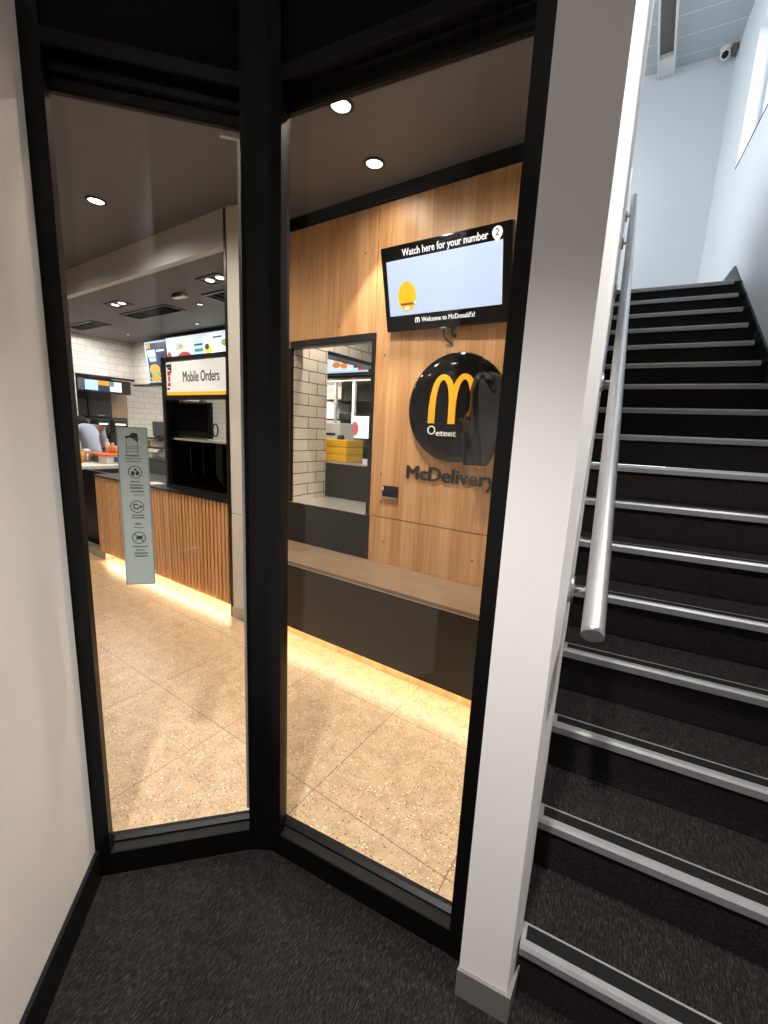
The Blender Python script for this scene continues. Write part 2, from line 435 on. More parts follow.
def obj(name, bm, mat, parent=None, origin=None, mods=None):
    """link ONE mesh object built in world coordinates"""
    bmesh.ops.recalc_face_normals(bm, faces=bm.faces[:])
    me = bpy.data.meshes.new(name)
    if parent is not None:
        off = root_loc(parent)
    else:
        off = Vector(origin) if origin is not None else Vector((0, 0, 0))
        if origin is None and bm.verts:
            xs = [v.co for v in bm.verts]
            off = Vector(((min(c.x for c in xs) + max(c.x for c in xs)) / 2, (min(c.y for c in xs) + max(c.y for c in xs)) / 2, min(c.z for c in xs)))
    for v in bm.verts: v.co -= off
    bm.to_mesh(me); bm.free()
    o = bpy.data.objects.new(name, me)
    COL.objects.link(o)
    for m in (mat if isinstance(mat, (list, tuple)) else [mat]):
        me.materials.append(M[m] if isinstance(m, str) else m)
    if parent is not None: o.parent = parent
    else: o.location = off
    return o

def tag(o, label, cat, group=None, kind=None):
    if label: o['label'] = label
    if cat: o['category'] = cat
    if group: o['group'] = group
    if kind: o['kind'] = kind
    return o

def thing(name, loc, label, cat, group=None):
    o = bpy.data.objects.new(name, None); COL.objects.link(o); o.location = loc
    o.empty_display_size = 0.1
    return tag(o, label, cat, group)

def struct(name, bm, mat, parent=None, label=None, cat=None):
    o = obj(name, bm, mat, parent)
    if parent is None:
        o['kind'] = 'structure'
        tag(o, label, cat)
    return o

def struct_root(name, loc, label, cat):
    o = bpy.data.objects.new(name, None); COL.objects.link(o); o.location = loc
    o['kind'] = 'structure'
    return tag(o, label, cat)

def copy_tree(o, parent=None):
    c = o.copy(); COL.objects.link(c)
    if parent is not None: c.parent = parent
    for ch in list(o.children): copy_tree(ch, c)
    return c

def part_box(name, lo, hi, mat, parent, bevel=0.0, m=None):
    b = bm_new(); box(b, lo, hi, m, bevel); return obj(name, b, mat, parent)

def text_bm(body, fr, width=None, height=None, depth=0.002, bold=0.0, align='LEFT', shear=0.0):
    """lettering as a bmesh: fr maps local x (along), y (up), z (out); fitted to width and/or cap height"""
    cu = bpy.data.curves.new('t', 'FONT'); cu.body = body
    cu.resolution_u = 3; cu.shear = shear; cu.extrude = 0.01
    to = bpy.data.objects.new('t', cu); COL.objects.link(to)
    dg = bpy.context.evaluated_depsgraph_get(); dg.update()
    me = bpy.data.meshes.new_from_object(to.evaluated_get(dg))
    one = bm_new(); one.from_mesh(me)
    bpy.data.objects.remove(to); bpy.data.curves.remove(cu); bpy.data.meshes.remove(me)
    xs = [v.co.x for v in one.verts]; x0, x1 = min(xs), max(xs)
    cap = 0.69
    ky = height / cap if height else None
    kx = width / (x1 - x0) if width else None
    kx = kx or ky; ky = ky or kx
    ax = {'LEFT': x0, 'CENTER': (x0 + x1) / 2}[align]
    shifts = [(0, 0)] if bold <= 0 else [(-bold, 0), (bold, 0), (0, bold * .6), (0, -bold * .6), (0, 0)]
    b = bm_new()
    for si, (sx, sy) in enumerate(shifts):
        c = one.copy()
        for v in c.verts:
            v.co = fr @ Vector(((v.co.x - ax + sx) * kx, (v.co.y + sy) * ky, (v.co.z + 0.01) / 0.02 * depth * (1 - 0.03 * si)))
        merge(b, c)
    one.free()
    return b

def merge(b, src):
    me = bpy.data.meshes.new('tmp'); src.to_mesh(me); src.free(); b.from_mesh(me); bpy.data.meshes.remove(me)

X, Y, Z = Vector((1, 0, 0)), Vector((0, 1, 0)), Vector((0, 0, 1))
def fr_front(o):            # faces -Y
    return frame_of(o, X, Z, -Y)

# ------------------------------------------------------------------ frame geometry of the glazed corner
L0, L1 = Vector((-1.327, 0.481, 0)), Vector((-1.024, 0.812, 0))
R0, R1 = Vector((-0.968, 0.848, 0)), Vector((-0.322, 0.938, 0))
UL = (L1 - L0).normalized(); UR = (R1 - R0).normalized()
IL = Vector((-UL.y, UL.x, 0)); IR = Vector((-UR.y, UR.x, 0))      # inward, to the dining side
def PL(u, o, z): return L0 + UL * u + IL * o + Z * z
def PR(u, o, z): return R0 + UR * u + IR * o + Z * z
def cross2(p, d, q, e):
    t = ((q.x - p.x) * e.y - (q.y - p.y) * e.x) / (d.x * e.y - d.y * e.x)
    return p + d * t
W_DIR = Vector((0.255, -0.236, 0)).normalized()                   # lobby left wall, towards the camera
W_OUT = Vector((-0.236, -0.255, 0)).normalized()                  # away from the lobby
W_FAR = Vector((-1.340, 0.454, 0))
PIL0, PIL1 = Vector((-0.269, 0.875, 0)), Vector((-0.148, 0.895, 0))

# ------------------------------------------------------------------ floors
lineA = [PL(-0.3, 0.06, 0), cross2(PL(0, 0.06, 0), UL, PR(0, 0.06, 0), UR), PR(0.70, 0.06, 0)]
bm = bm_new()
prism(bm, [lineA[0], lineA[1], lineA[2], st(-0.05, 1.2, 0), st(1.3, 1.2, 0), st(1.3, -2.6, 0), Vector((-1.9, -2.6, 0)), Vector((-1.9, 0.2, 0))], (0, 0, -0.05))
struct('floor', bm, 'carpet', label='dark brown grey ribbed carpet on the lobby floor', cat='floor')
bm = bm_new()
prism(bm, [lineA[0], lineA[1], lineA[2], st(-0.16, 1.2, 0), st(-0.16, 6.3, 0), Vector((-9.2, 6.2, 0)), Vector((-9.2, -2.6, 0)), Vector((-2.0, -2.6, 0)), Vector((-2.0, 0.0, 0))], (0, 0, -0.05))
struct('floor_terrazzo', bm, 'terrazzo', label='cream terrazzo tiles on the restaurant floor', cat='floor')

# ------------------------------------------------------------------ lobby walls
bm = bm_new()
near = W_FAR + W_DIR * 0.95
prism(bm, [W_FAR, near, near + W_OUT * 0.12, W_FAR + W_OUT * 0.12], (0, 0, LOBBY))
struct('wall_left', bm, 'white_wall', label='white painted wall at the left of the glazed corner', cat='wall')
bm = bm_new()
ins = -W_OUT * 0.012
prism(bm, [W_FAR + ins * 0.1, near, near + ins, W_FAR + ins + W_DIR * 0.004], (0, 0, 0.112))
struct('baseboard_left', bm, 'skirt_black', label='black skirting along the foot of the white left wall', cat='baseboard')
bm = bm_new()
prism(bm, [Vector((-1.9, -1.62, 0)), Vector((0.075, -1.62, 0)), Vector((0.075, -1.65, 0)), Vector((-1.9, -1.65, 0))], (0, 0, LOBBY))
prism(bm, [Vector((0.205, -1.62, 0)), Vector((0.34, -1.62, 0)), Vector((0.34, -1.65, 0)), Vector((0.205, -1.65, 0))], (0, 0, LOBBY))
prism(bm, [Vector((0.075, -1.62, 0)), Vector((0.205, -1.62, 0)), Vector((0.205, -1.65, 0)), Vector((0.075, -1.65, 0))], (0, 0, 0.9))
prism(bm, [Vector((0.075, -1.62, 2.06)), Vector((0.205, -1.62, 2.06)), Vector((0.205, -1.65, 2.06)), Vector((0.075, -1.65, 2.06))], (0, 0, LOBBY - 2.06))
struct('wall_rear', bm, 'white_wall', label='white wall behind the viewer with a narrow window slot', cat='wall')
bm = bm_new()
prism(bm, [Vector((1.0, -2.6, 0)), Vector((1.6, -2.6, 0)), Vector((1.6, -2.5, 0)), Vector((1.0, -2.5, 0))], (0, 0, LOBBY))
prism(bm, [Vector((0.34, -1.62, 0)), Vector((1.05, -2.5, 0)), Vector((1.0, -2.6, 0)), Vector((0.33, -1.65, 0))], (0, 0, LOBBY))
prism(bm, [Vector((1.3, -2.6, 0)), Vector((1.42, -2.6, 0)), st(1.05, 0.9, 0), st(0.925, 0.9, 0)], (0, 0, LOBBY))
prism(bm, [Vector((-1.9, -1.74, 0)), Vector((-2.0, -1.74, 0)), Vector((-2.0, 0.25, 0)), Vector((-1.9, 0.25, 0))], (0, 0, LOBBY))
struct('wall_passage', bm, 'grey_wall', label='grey passage walls behind the viewer', cat='wall')
bm = bm_new()
prism(bm, [PL(-0.3, 0.0, LOBBY), cross2(PL(0, 0.05, 0), UL, PR(0, 0.05, 0), UR) + Z * LOBBY, PR(0.68, 0.05, LOBBY), st(-0.032, 0.93, LOBBY), st(1.1, 0.93, LOBBY), Vector((1.6, -2.6, LOBBY)), Vector((-2.0, -2.6, LOBBY)), Vector((-2.0, 0.2, LOBBY))], (0, 0, 0.1))
struct('ceiling', bm, 'ceil_white', label='pale flat ceiling over the lobby', cat='ceiling')

# middle wall: its end is the white pier between the glass and the stairs
bm = bm_new()
LS = -0.018
prism(bm, [PIL0, PIL1, st(LS, 1.0, 0), st(LS, 2.45, 0), st(-0.155, 2.45, 0)], (0, 0, 6.2))
prism(bm, [st(LS, 2.45, 0), st(LS, 2.45, 6.2), st(LS, 2.98, 6.2), st(LS, 2.98, 2.96), st(LS, 3.45, 2.96), st(LS, 4.2, 3.47), st(LS, 4.86, 3.94), st(LS, 4.86, 0)], S * (-0.155 - LS))
struct('wall_middle', bm, 'white_wall', label='white pier and wall between the glazing and the stairs', cat='wall')
bm = bm_new()
o1 = (PIL0 - PIL1).normalized()
fo = Vector((o1.y, -o1.x, 0))
if fo.y > 0: fo = -fo
prism(bm, [PIL0 + fo * 0.008 + o1 * 0.004, PIL1 + fo * 0.008 - o1 * 0.010, PIL1 - o1 * 0.010 + N * 0.10 + S * 0.014, PIL1 + N * 0.02, PIL0 + N * 0.02], (0, 0, 0.085))
struct('baseboard_pier', bm, 'skirt_alu', label='brushed metal skirting round the foot of the white pier', cat='baseboard')
bm = bm_new()
box(bm, (LS, 0.94, LOBBY), (1.05, 1.02, 6.2), frame_of((0, 0, 0), S, N, Z))
struct('wall_header', bm, 'stair_wall', label='white wall above the foot of the stairs', cat='wall')

# stair right wall with the high window
def stbox(bm, l0, l1, a0, a1, z0, z1, bevel=0):
    box(bm, (l0, a0, z0), (l1, a1, z1), frame_of((0, 0, 0), S, N, Z), bevel)
RW = 0.925
WA0, WA1, WZ0, WZ1 = 1.5, 5.97, 4.31, 5.53
bm = bm_new()
stbox(bm, RW, RW + 0.22, 0.55, 7.32, 0, WZ0)
stbox(bm, RW, RW + 0.22, 0.55, 7.32, WZ1, 6.2)
stbox(bm, RW, RW + 0.22, 0.55, WA0, WZ0, WZ1)
stbox(bm, RW, RW + 0.22, WA1, 7.32, WZ0, WZ1)
struct('wall_right', bm, 'stair_wall', label='white stair wall on the right with a high window', cat='wall')
bm = bm_new()
stbox(bm, -3.2, RW + 0.22, 7.22, 7.34, 2.3, 6.2)
struct('wall_back', bm, 'stair_wall', label='white wall at the top of the stairs', cat='wall')
bm = bm_new()
stbox(bm, -3.2, -2.75, 2.98, 7.34, 2.75, 3.1); stbox(bm, -3.2, -2.75, 2.9, 3.05, 3.1, 6.2); stbox(bm, -3.2, -2.75, 7.15, 7.34, 3.1, 6.2); stbox(bm, -3.2, -2.75, 3.05, 7.15, 5.9, 6.2)
stbox(bm, -3.2, -0.155, 2.90, 2.98, 2.75, 6.2)
struct('wall_landing', bm, 'stair_wall', label='white landing walls out of view upstairs', cat='wall')
bm = bm_new()
stbox(bm, -3.2, RW, 4.95, 7.34, 2.75, 2.86); stbox(bm, -3.2, -0.157, 2.98, 4.95, 2.75, 2.86)
struct('floor_landing', bm, 'carpet', label='carpeted landing at the top of the stairs', cat='floor')
bm = bm_new()
stbox(bm, -3.2, RW + 0.22, 0.9, 7.34, 6.2, 6.3)
struct('ceiling_stair', bm, 'ceil_boards', label='white boarded ceiling above the stairs', cat='ceiling')

w = struct_root('window_3', st(RW, 4.6, WZ0), 'high window in the white stair wall', 'window')
bm = bm_new()
for (a0_, a1_, z0_, z1_) in ((WA0, WA1, WZ0, WZ0 + .05), (WA0, WA1, WZ1 - .05, WZ1), (WA1 - .05, WA1, WZ0, WZ1), (WA0, WA0 + .05, WZ0, WZ1), (4.95, 5.0, WZ0, WZ1), (3.2, 3.25, WZ0, WZ1)):
    stbox(bm, RW + 0.13, RW + 0.19, a0_, a1_, z0_, z1_, 0.004)
obj('frame', bm, 'win_white', w)
bm = bm_new(); stbox(bm, RW - 0.004, RW + 0.14, WA0, WA1, WZ0 - 0.012, WZ0 + 0.003); obj('sill', bm, 'dark_grey', w)
bm = bm_new(); stbox(bm, RW + 0.155, RW + 0.163, WA0 + .05, WA1 - .05, WZ0 + .05, WZ1 - .05); obj('pane', bm, 'pane', w)

bm = bm_new()
e0, e1 = st(-0.08, 5.2, 6.2), st(0.112, 7.2, 6.2)
d = (e1 - e0).normalized(); r_ = Vector((d.y, -d.x, 0))
e0b = e0 - d * 3.9
fm = frame_of(e0b, r_, d, Z)
ln = (e1 - e0b).length
bm = bm_new()
box(bm, (0.0, 0, -0.10), (0.02, ln, 0.0), fm); box(bm, (0.165, 0, -0.10), (0.185, ln, 0.0), fm); box(bm, (0.02, ln - 0.30, -0.085), (0.165, ln, 0), fm)
struct('trim_1', bm, 'white', label='white ceiling channel running along the stair ceiling', cat='trim')
bm = bm_new(); box(bm, (0.02, 0, -0.03), (0.165, ln - 0.30, 0.0), fm)
struct('trim_2', bm, 'grey_wall', label='grey recess inside the white ceiling channel', cat='trim')

# ------------------------------------------------------------------ staircase
RISE, GO, A0, NS = 0.16861, 0.23615, 0.97417, 17
NL, NR = LS - 0.02, 0.867
stair = struct_root('staircase', st(0.4, A0, 0), 'steep dark carpeted staircase with metal nosings', 'stairs')
for i in range(NS):
    a = A0 + GO * i; z = RISE * (i + 1)
    bm = bm_new()
    depth = GO + 0.05 if i < NS - 1 else 0.3
    pts = [(a + 0.012, z - RISE), (a + 0.006, z - 0.02), (a + 0.004, z - 0.004), (a + depth, z - 0.004), (a + depth, z - RISE)]
    prism(bm, [st(LS, p[0], p[1]) for p in pts], S * (RW - LS))
    obj('step', bm, 'carpet', stair)
    s = stair.children[-1]
    bm = bm_new()
    # angled aluminium strip: nose, underside lip, two rails round the rubber
    prof = [(a - 0.008, z - 0.028), (a - 0.010, z - 0.004), (a - 0.004, z + 0.004), (a + 0.012, z + 0.004), (a + 0.012, z + 0.0005), (a + 0.050, z + 0.0005), (a + 0.050, z + 0.004), (a + 0.055, z + 0.004), (a + 0.055, z - 0.004), (a + 0.003, z - 0.004), (a + 0.003, z - 0.028)]
    prism(bm, [st(LS, p[0], p[1]) for p in prof], S * (NR - LS))
    box(bm, (LS, a + 0.0, z - 0.003), (LS + 0.012, a + 0.055, z + 0.0042), frame_of((0, 0, 0), S, N, Z))
    obj('nosing', bm, 'alu_nose', s)
    bm = bm_new(); box(bm, (LS + 0.012, a + 0.0125, z + 0.0004), (NR - 0.002, a + 0.0495, z + 0.003), frame_of((0, 0, 0), S, N, Z))
    obj('tread_insert', bm, 'rubber', s)
bm = bm_new()
def znose(a): return RISE + (a - A0) * RISE / GO
k = 0.035
prism(bm, [st(RW - 0.014, A0 - 0.02, 0), st(RW - 0.014, A0 - 0.02, znose(A0) + k), st(RW - 0.014, 5.105, 3.093), st(RW - 0.014, 7.2, 3.093), st(RW - 0.014, 7.2, 2.86), st(RW - 0.014, 4.8, 2.7)], S * 0.0135)
struct('baseboard_right', bm, 'dark_grey', label='dark raking skirting on the right stair wall', cat='baseboard')

# handrail
rail = thing('handrail', st(0.03, 1.0, 1.0), 'long satin stainless handrail on the left side of the stairs', 'handrail')
ra0, ra1 = 0.955, 4.26
def rail_pt(a):
    t = (a - ra0) / (ra1 - ra0)
    return st(0.042 + (0.0255 - 0.042) * t, a, 0.1686 + 0.714 * (a - A0) + 0.905)
bm = bm_new(); tube(bm, [rail_pt(ra0), rail_pt(ra0 + 0.01), rail_pt(2.5), rail_pt(ra1)], 0.0235, 28); obj('rail_tube', bm, 'rail_steel', rail)
for a in (1.10, 1.93, 2.72, 3.42, 3.98):
    p = rail_pt(a)
    bm = bm_new()
    wl = st(LS, a, p.z - 0.055)
    lathe(bm, [(0, 0.012), (0.030, 0.012), (0.034, 0.009), (0.035, 0.0), (0.0, 0.0)], wl, N, Z, S, 24)
    br_ = obj('wall_flange', bm, 'rail_steel', rail)
    bm = bm_new(); tube(bm, [wl + S * 0.01, wl + S * 0.035, wl + S * 0.045 + Z * 0.012, p - Z * 0.012], 0.008, 12); obj('bracket_arm', bm, 'rail_steel', br_)

# dome camera at the corner of the stair ceiling
dc = thing('security_camera', st(0.80, 7.10, 6.2), 'small white dome security camera on the stair ceiling corner', 'camera')
cpos = st(0.80, 7.12, 6.2); q_ = 0.6
bm = bm_new(); lathe(bm, [(0, 0), (0.06, 0), (0.06, -0.02), (0.05, -0.03), (0, -0.03)], cpos); obj('mount_base', bm, 'white', dc)
dirv = (Vector((0, 0, 1.465)) - cpos).normalized(); dx = dirv.cross(Z).normalized(); dy = dx.cross(dirv)
bm = bm_new(); lathe(bm, [(a_ * q_, b_ * q_) for (a_, b_) in ((0, -0.09), (0.06, -0.075), (0.088, -0.03), (0.092, 0.01), (0.078, 0.055), (0.055, 0.07), (0, 0.07))], cpos - Z * 0.07, dx, dy, dirv); obj('housing', bm, 'white', dc)
bm = bm_new(); lathe(bm, [(a_ * q_, b_ * q_) for (a_, b_) in ((0, 0.06), (0.060, 0.068), (0.055, 0.088), (0.03, 0.102), (0, 0.106))], cpos - Z * 0.07, dx, dy, dirv); obj('lens', bm, 'gloss_black', dc)
bm = bm_new(); stbox(bm, 0.865, 0.905, 7.08, 7.18, 6.12, 6.2, 0.006); obj('junction_box', bm, 'grey_wall', dc)

# ------------------------------------------------------------------ glazed corner frames
HEAD, TOPZ = 2.335, LOBBY
def rail_bar(P, u0, u1, prof, name, mat, parent):
    bm = bm_new()
    a = P(u0, 0, 0); b = P(u1, 0, 0)
    prism(bm, [P(u0, o, z) for (o, z) in prof], b - a)
    return obj(name, bm, mat, parent)
def post(P, plan, z0, z1, name, mat, parent):
    bm = bm_new(); prism(bm, [P(u, o, z0) for (u, o) in plan], Z * (z1 - z0)); return obj(name, bm, mat, parent)

SILL = [(0.0, 0.0), (0.0, 0.083), (0.003, 0.086), (0.036, 0.086), (0.036, 0.092), (0.050, 0.100), (0.064, 0.100), (0.066, 0.0)]
HEADP = [(0.0, 2.335), (0.0, 2.306), (0.004, 2.303), (0.03, 2.303), (0.03, 2.272), (0.044, 2.268), (0.044, 2.242), (0.050, 2.238), (0.064, 2.238), (0.066, 2.335)]
def glazing(P, name, u0, u1, ug0, ug1, label, left):
    r = struct_root(name, P((u0 + u1) / 2, 0.06, 0), label, 'window')
    rail_bar(P, u0, u1, SILL, 'sill_rail', 'frame', r)
    rail_bar(P, u0, u1, HEADP if left else [(o_, z_ + (0.034 if z_ < 2.3 else 0.01)) for (o_, z_) in HEADP], 'head_rail', 'frame', r)
    rail_bar(P, ug0 - 0.01, ug1 + 0.01, [(0.055, 0.09), (0.055, 2.285), (0.063, 2.285), (0.063, 0.09)], 'pane', 'pane', r)
    rail_bar(P, u0, u1, [(0.012, 2.335), (0.012, TOPZ), (0.09, TOPZ), (0.09, 2.335)], 'transom_panel', 'black_panel', r)
    return r
w1 = glazing(PL, 'window_1', -0.036, 0.452, 0.004, 0.436, 'narrow left glass panel in a black frame with a grey sticker', True)
post(PL, [(-0.036, 0.0), (0.010, 0.0), (0.010, 0.03), (0.002, 0.05), (-0.010, 0.066), (-0.06, 0.066)], 0, TOPZ, 'jamb', 'frame', w1)
post(PL, [(0.441, -0.001), (0.452, -0.001), (0.452, 0.066), (0.438, 0.066), (0.437, 0.045), (0.441, 0.03)], 0, TOPZ, 'jamb', 'frame', w1)
bm = bm_new()
prism(bm, [PL(u, o, 0.11) for (u, o) in ((0.428, 0.064), (0.438, 0.064), (0.438, 0.075), (0.431, 0.075))], Z * 2.115)
prism(bm, [PL(0.385, 0.067, 2.224), PL(0.438, 0.067, 2.224), PL(0.438, 0.075, 2.224), PL(0.385, 0.075, 2.224)], Z * 0.009)
obj('glazing_bead', bm, 'alu', w1)
w2 = glazing(PR, 'window_2', 0.008, 0.69, 0.020, 0.642, 'wide right glass panel in a black frame beside the white pier', False)
post(PR, [(0.008, 0.0), (0.040, 0.0), (0.037, 0.028), (0.022, 0.045), (0.016, 0.066), (0.008, 0.066)], 0, TOPZ, 'jamb', 'frame', w2)
post(PR, [(0.648, -0.002), (0.69, -0.002), (0.70, 0.066), (0.644, 0.066), (0.644, 0.05), (0.648, 0.03)], 0, TOPZ, 'jamb', 'frame', w2)
bm = bm_new()
prism(bm, [PL(0.452, 0.0, 0), PR(-0.002, -0.002, 0), PR(0.008, 0.0, 0), PR(0.008, 0.066, 0), PL(0.452, 0.066, 0)], Z * TOPZ)
struct('trim_3', bm, 'frame', label='black corner post between the two glass panels', cat='trim')
# narrow window slot behind the viewer
w4 = struct_root('window_4', (0.14, -1.68, 0.9), 'narrow window slot in the white rear wall', 'window')
bm = bm_new()
for (x0, x1, z0, z1) in ((0.075, 0.082, 0.9, 2.06), (0.198, 0.205, 0.9, 2.06), (0.075, 0.205, 0.9, 0.92), (0.075, 0.205, 2.04, 2.06)):
    box(bm, (x0, -1.648, z0), (x1, -1.622, z1), None, 0.002)
obj('frame', bm, 'alu', w4)
part_box('pane', (0.082, -1.639, 0.92), (0.198, -1.634, 2.04), 'pane', w4)

# ------------------------------------------------------------------ restaurant shell
bm = bm_new()
prism(bm, [Vector(p) for p in ((-9.2, -2.6, CEIL), (-2.0, -2.6, CEIL), (-2.0, 0.0, CEIL), lineA[0] + Z * CEIL, lineA[1] + Z * CEIL + Y * 0.03, PR(0.70, 0.09, CEIL), (-0.46, 2.36, CEIL), (-2.6, 2.36, CEIL), (-2.6, 2.0, CEIL), (-9.2, 2.0, CEIL))], (0, 0, 0.08))
struct('ceiling_dining', bm, 'ceil_dark', label='dark brown grey ceiling of the dining room', cat='ceiling')
bm = bm_new(); box(bm, (-9.2, 1.945, LOW), (-2.58, 2.0, CEIL)); struct('bulkhead', bm, 'bulkhead', label='pale grey bulkhead above the ordering counter', cat='bulkhead')
bm = bm_new(); prism(bm, [Vector((-9.2, 2.0, LOW)), Vector((-2.58, 2.0, LOW)), Vector((-2.58, 2.36, LOW)), Vector((-0.5, 2.36, LOW)), st(-0.16, 6.2, LOW), Vector((-9.2, 6.2, LOW))], (0, 0, 0.08)); struct('ceiling_counter', bm, 'ceil_low', label='lower grey ceiling over the counter and kitchen', cat='ceiling')
bm = bm_new()
box(bm, (-9.3, -2.6, 0), (-9.2, 6.2, CEIL)); box(bm, (-9.2, -2.7, 0), (-1.95, -2.6, CEIL)); box(bm, (-2.1, -2.6, 0), (-2.0, 0.0, CEIL))
prism(bm, [Vector((-2.0, 0, 0)), lineA[0], lineA[0] + Vector((0, .1, 0)), Vector((-2.1, 0.1, 0))], (0, 0, CEIL))
box(bm, (-9.3, 6.1, 0), (-1.2, 6.2, CEIL))
struct('wall_dining', bm, 'grey_wall', label='grey walls around the rest of the restaurant', cat='wall')
bm = bm_new(); box(bm, (-9.2, 5.5, 0), (-0.9, 5.6, LOW)); struct('wall_kitchen', bm, 'tile_x', label='white tiled wall at the back of the kitchen', cat='wall')

# oak wall with the pass-through
WY = 2.283
OX0, OX1, OZ0, OZ1 = -2.375, -1.622, 0.914, 2.075
bm = bm_new()
g = 0.003
def wp(x0, x1, z0, z1): box(bm, (x0 + g, WY, z0 + g), (x1 - g, WY + 0.018, z1 - g), None, 0.0015)
wp(-2.40, -1.637, OZ1, 2.798); wp(-1.637, -0.42, OZ0, 2.798); wp(OX1, -1.637, OZ0, OZ1) if OX1 < -1.637 else None
wp(-1.622, -0.42, 0.56, OZ0)
struct('wall_timber', bm, 'wood', label='oak panelled wall behind the round sign and screen', cat='wall')
bm = bm_new()
box(bm, (-1.622, WY + 0.019, 0.0), (-0.42, WY + 0.08, OZ1)); box(bm, (-2.40, WY + 0.019, OZ1), (-0.42, WY + 0.08, CEIL)); box(bm, (-2.40, WY + 0.019, 0.0), (-1.622, WY + 0.08, OZ0 - 0.02))
box(bm, (-2.40, WY - 0.012, 2.80), (-0.42, WY + 0.019, CEIL))
struct('wall_backing', bm, 'black_panel', label='black shadow line above the oak wall', cat='wall')
sc = struct_root('trim_4', (-2.0, WY, 0.56), 'black steel panels under the pass-through opening', 'trim')
part_box('panel', (-2.40, WY - 0.004, 0.56), (-2.222, WY + 0.016, OZ0 - 0.004), 'steel_dark', sc, 0.002)
part_box('panel', (-2.216, WY - 0.004, 0.56), (OX1 - 0.002, WY + 0.016, OZ0 - 0.004), 'steel_dark', sc, 0.002)
for (x, z) in ((-2.31, 2.62), (-1.73, 2.55), (-1.545, 2.50), (-0.89, 2.52), (-1.555, 1.94), (-1.54, 1.20), (-1.50, 0.75), (-0.87, 0.75), (-1.93, 2.14), (-2.35, 0.75)):
    bm = bm_new(); lathe(bm, [(0, 0.004), (0.004, 0.004), (0.0055, 0.002), (0.0055, -0.004), (0, -0.004)], (x, WY, z), X, Z, -Y, 12)
    tag(obj('screw_cap', bm, 'dark_grey'), 'small dark screw cap set in the oak wall panelling', 'screw', 'screw caps in the oak wall')

ptf = struct_root('window_5', ((OX0 + OX1) / 2, WY, OZ0), 'black framed pass-through opening in the oak wall', 'window')
bm = bm_new()
t = 0.03
box(bm, (OX0, WY - 0.006, OZ1 - 0.045), (OX1, WY + 0.06, OZ1), None, 0.002)
box(bm, (OX1 - t, WY - 0.006, OZ0), (OX1, WY + 0.06, OZ1 - 0.045), None, 0.002)
box(bm, (OX0 - 0.02, WY - 0.006, OZ0), (OX0 + 0.006, WY + 0.06, OZ1 - 0.045), None, 0.002)
obj('frame', bm, 'black', ptf)
part_box('sill', (-2.39, WY - 0.002, OZ0 - 0.02), (OX1 - 0.005, 2.685, OZ0), 'steel', ptf, 0.002)
part_box('head_lining', (-2.38, WY + 0.06, OZ1 - 0.03), (OX1, WY + 0.12, OZ1 + 0.02), 'wood', ptf)
part_box('reveal_lining', (OX1 - 0.004, WY + 0.06, OZ0), (OX1 + 0.03, 2.9, 2.3), 'steel_dark', ptf)
# tiled cross wall beyond the opening
bm = bm_new()
box(bm, (-2.50, WY + 0.10, 0), (-2.375, 2.68, LOW)); box(bm, (-2.50, 2.68, 2.085), (-2.375, 5.5, LOW))
struct('wall_tiled', bm, 'tile_reveal', label='cream brick tiled wall inside the pass-through', cat='wall')
bm = bm_new(); box(bm, (-2.51, 2.682, 2.055), (-2.365, 5.5, 2.085)); struct('trim_5', bm, 'black', label='black edge trim under the tiled header', cat='trim')
bm = bm_new(); box(bm, (-2.388, WY + 0.02, OZ0), (-2.355, WY + 0.10, OZ1)); struct('trim_6', bm, 'tile_reveal_x', label='tiled return at the left of the pass-through', cat='trim')

# pale pier at the end of the counter
bm = bm_new()
box(bm, (-2.64, 1.945, 0.085), (-2.395, 2.36, 0.82), None, 0.002); box(bm, (-2.64, 1.945, 0.826), (-2.395, 2.36, CEIL - 0.01), None, 0.002)
box(bm, (-2.635, 1.95, 0.0), (-2.40, 2.36, 0.085))
pr = struct('wall_pier', bm, 'pale_wood', label='pale whitewashed board pier at the end of the counter', cat='wall')
bm = bm_new(); box(bm, (-2.662, 1.94, 0.0), (-2.64, 2.36, CEIL - 0.005)); struct('trim_7', bm, 'black', label='black edge strip on the pale pier', cat='trim')
bm = bm_new(); box(bm, (-2.642, 1.938, 0.0), (-2.39, 1.95, 0.085)); struct('baseboard_column', bm, 'steel', label='steel skirting at the foot of the pale pier', cat='baseboard')

# left tiled kitchen alcove and menu wall
bm = bm_new()
box(bm, (-7.32, 2.0, 2.10), (-7.2, 3.55, LOW)); box(bm, (-7.32, 2.0, 0), (-7.2, 2.742, 2.10))
struct('wall_alcove', bm, 'tile_y', label='white tiled wall above the drinks station', cat='wall')
bm = bm_new(); box(bm, (-8.3, 3.66, 0), (-8.2, 5.5, LOW)); struct('wall_scullery', bm, 'tile_y', label='white tiled side wall deep in the kitchen', cat='wall')
bm = bm_new(); box(bm, (-7.2, 3.55, 2.025), (-2.5, 3.66, LOW)); struct('wall_menu', bm, 'tile_x', label='white tiled wall behind the menu screens', cat='wall')
bm = bm_new(); box(bm, (-7.2, 2.742, 2.07), (-7.18, 3.55, 2.10)); box(bm, (-7.2, 3.53, 2.0), (-2.5, 3.66, 2.025)); struct('trim_8', bm, 'black', label='black edge under the tiled kitchen header', cat='trim')

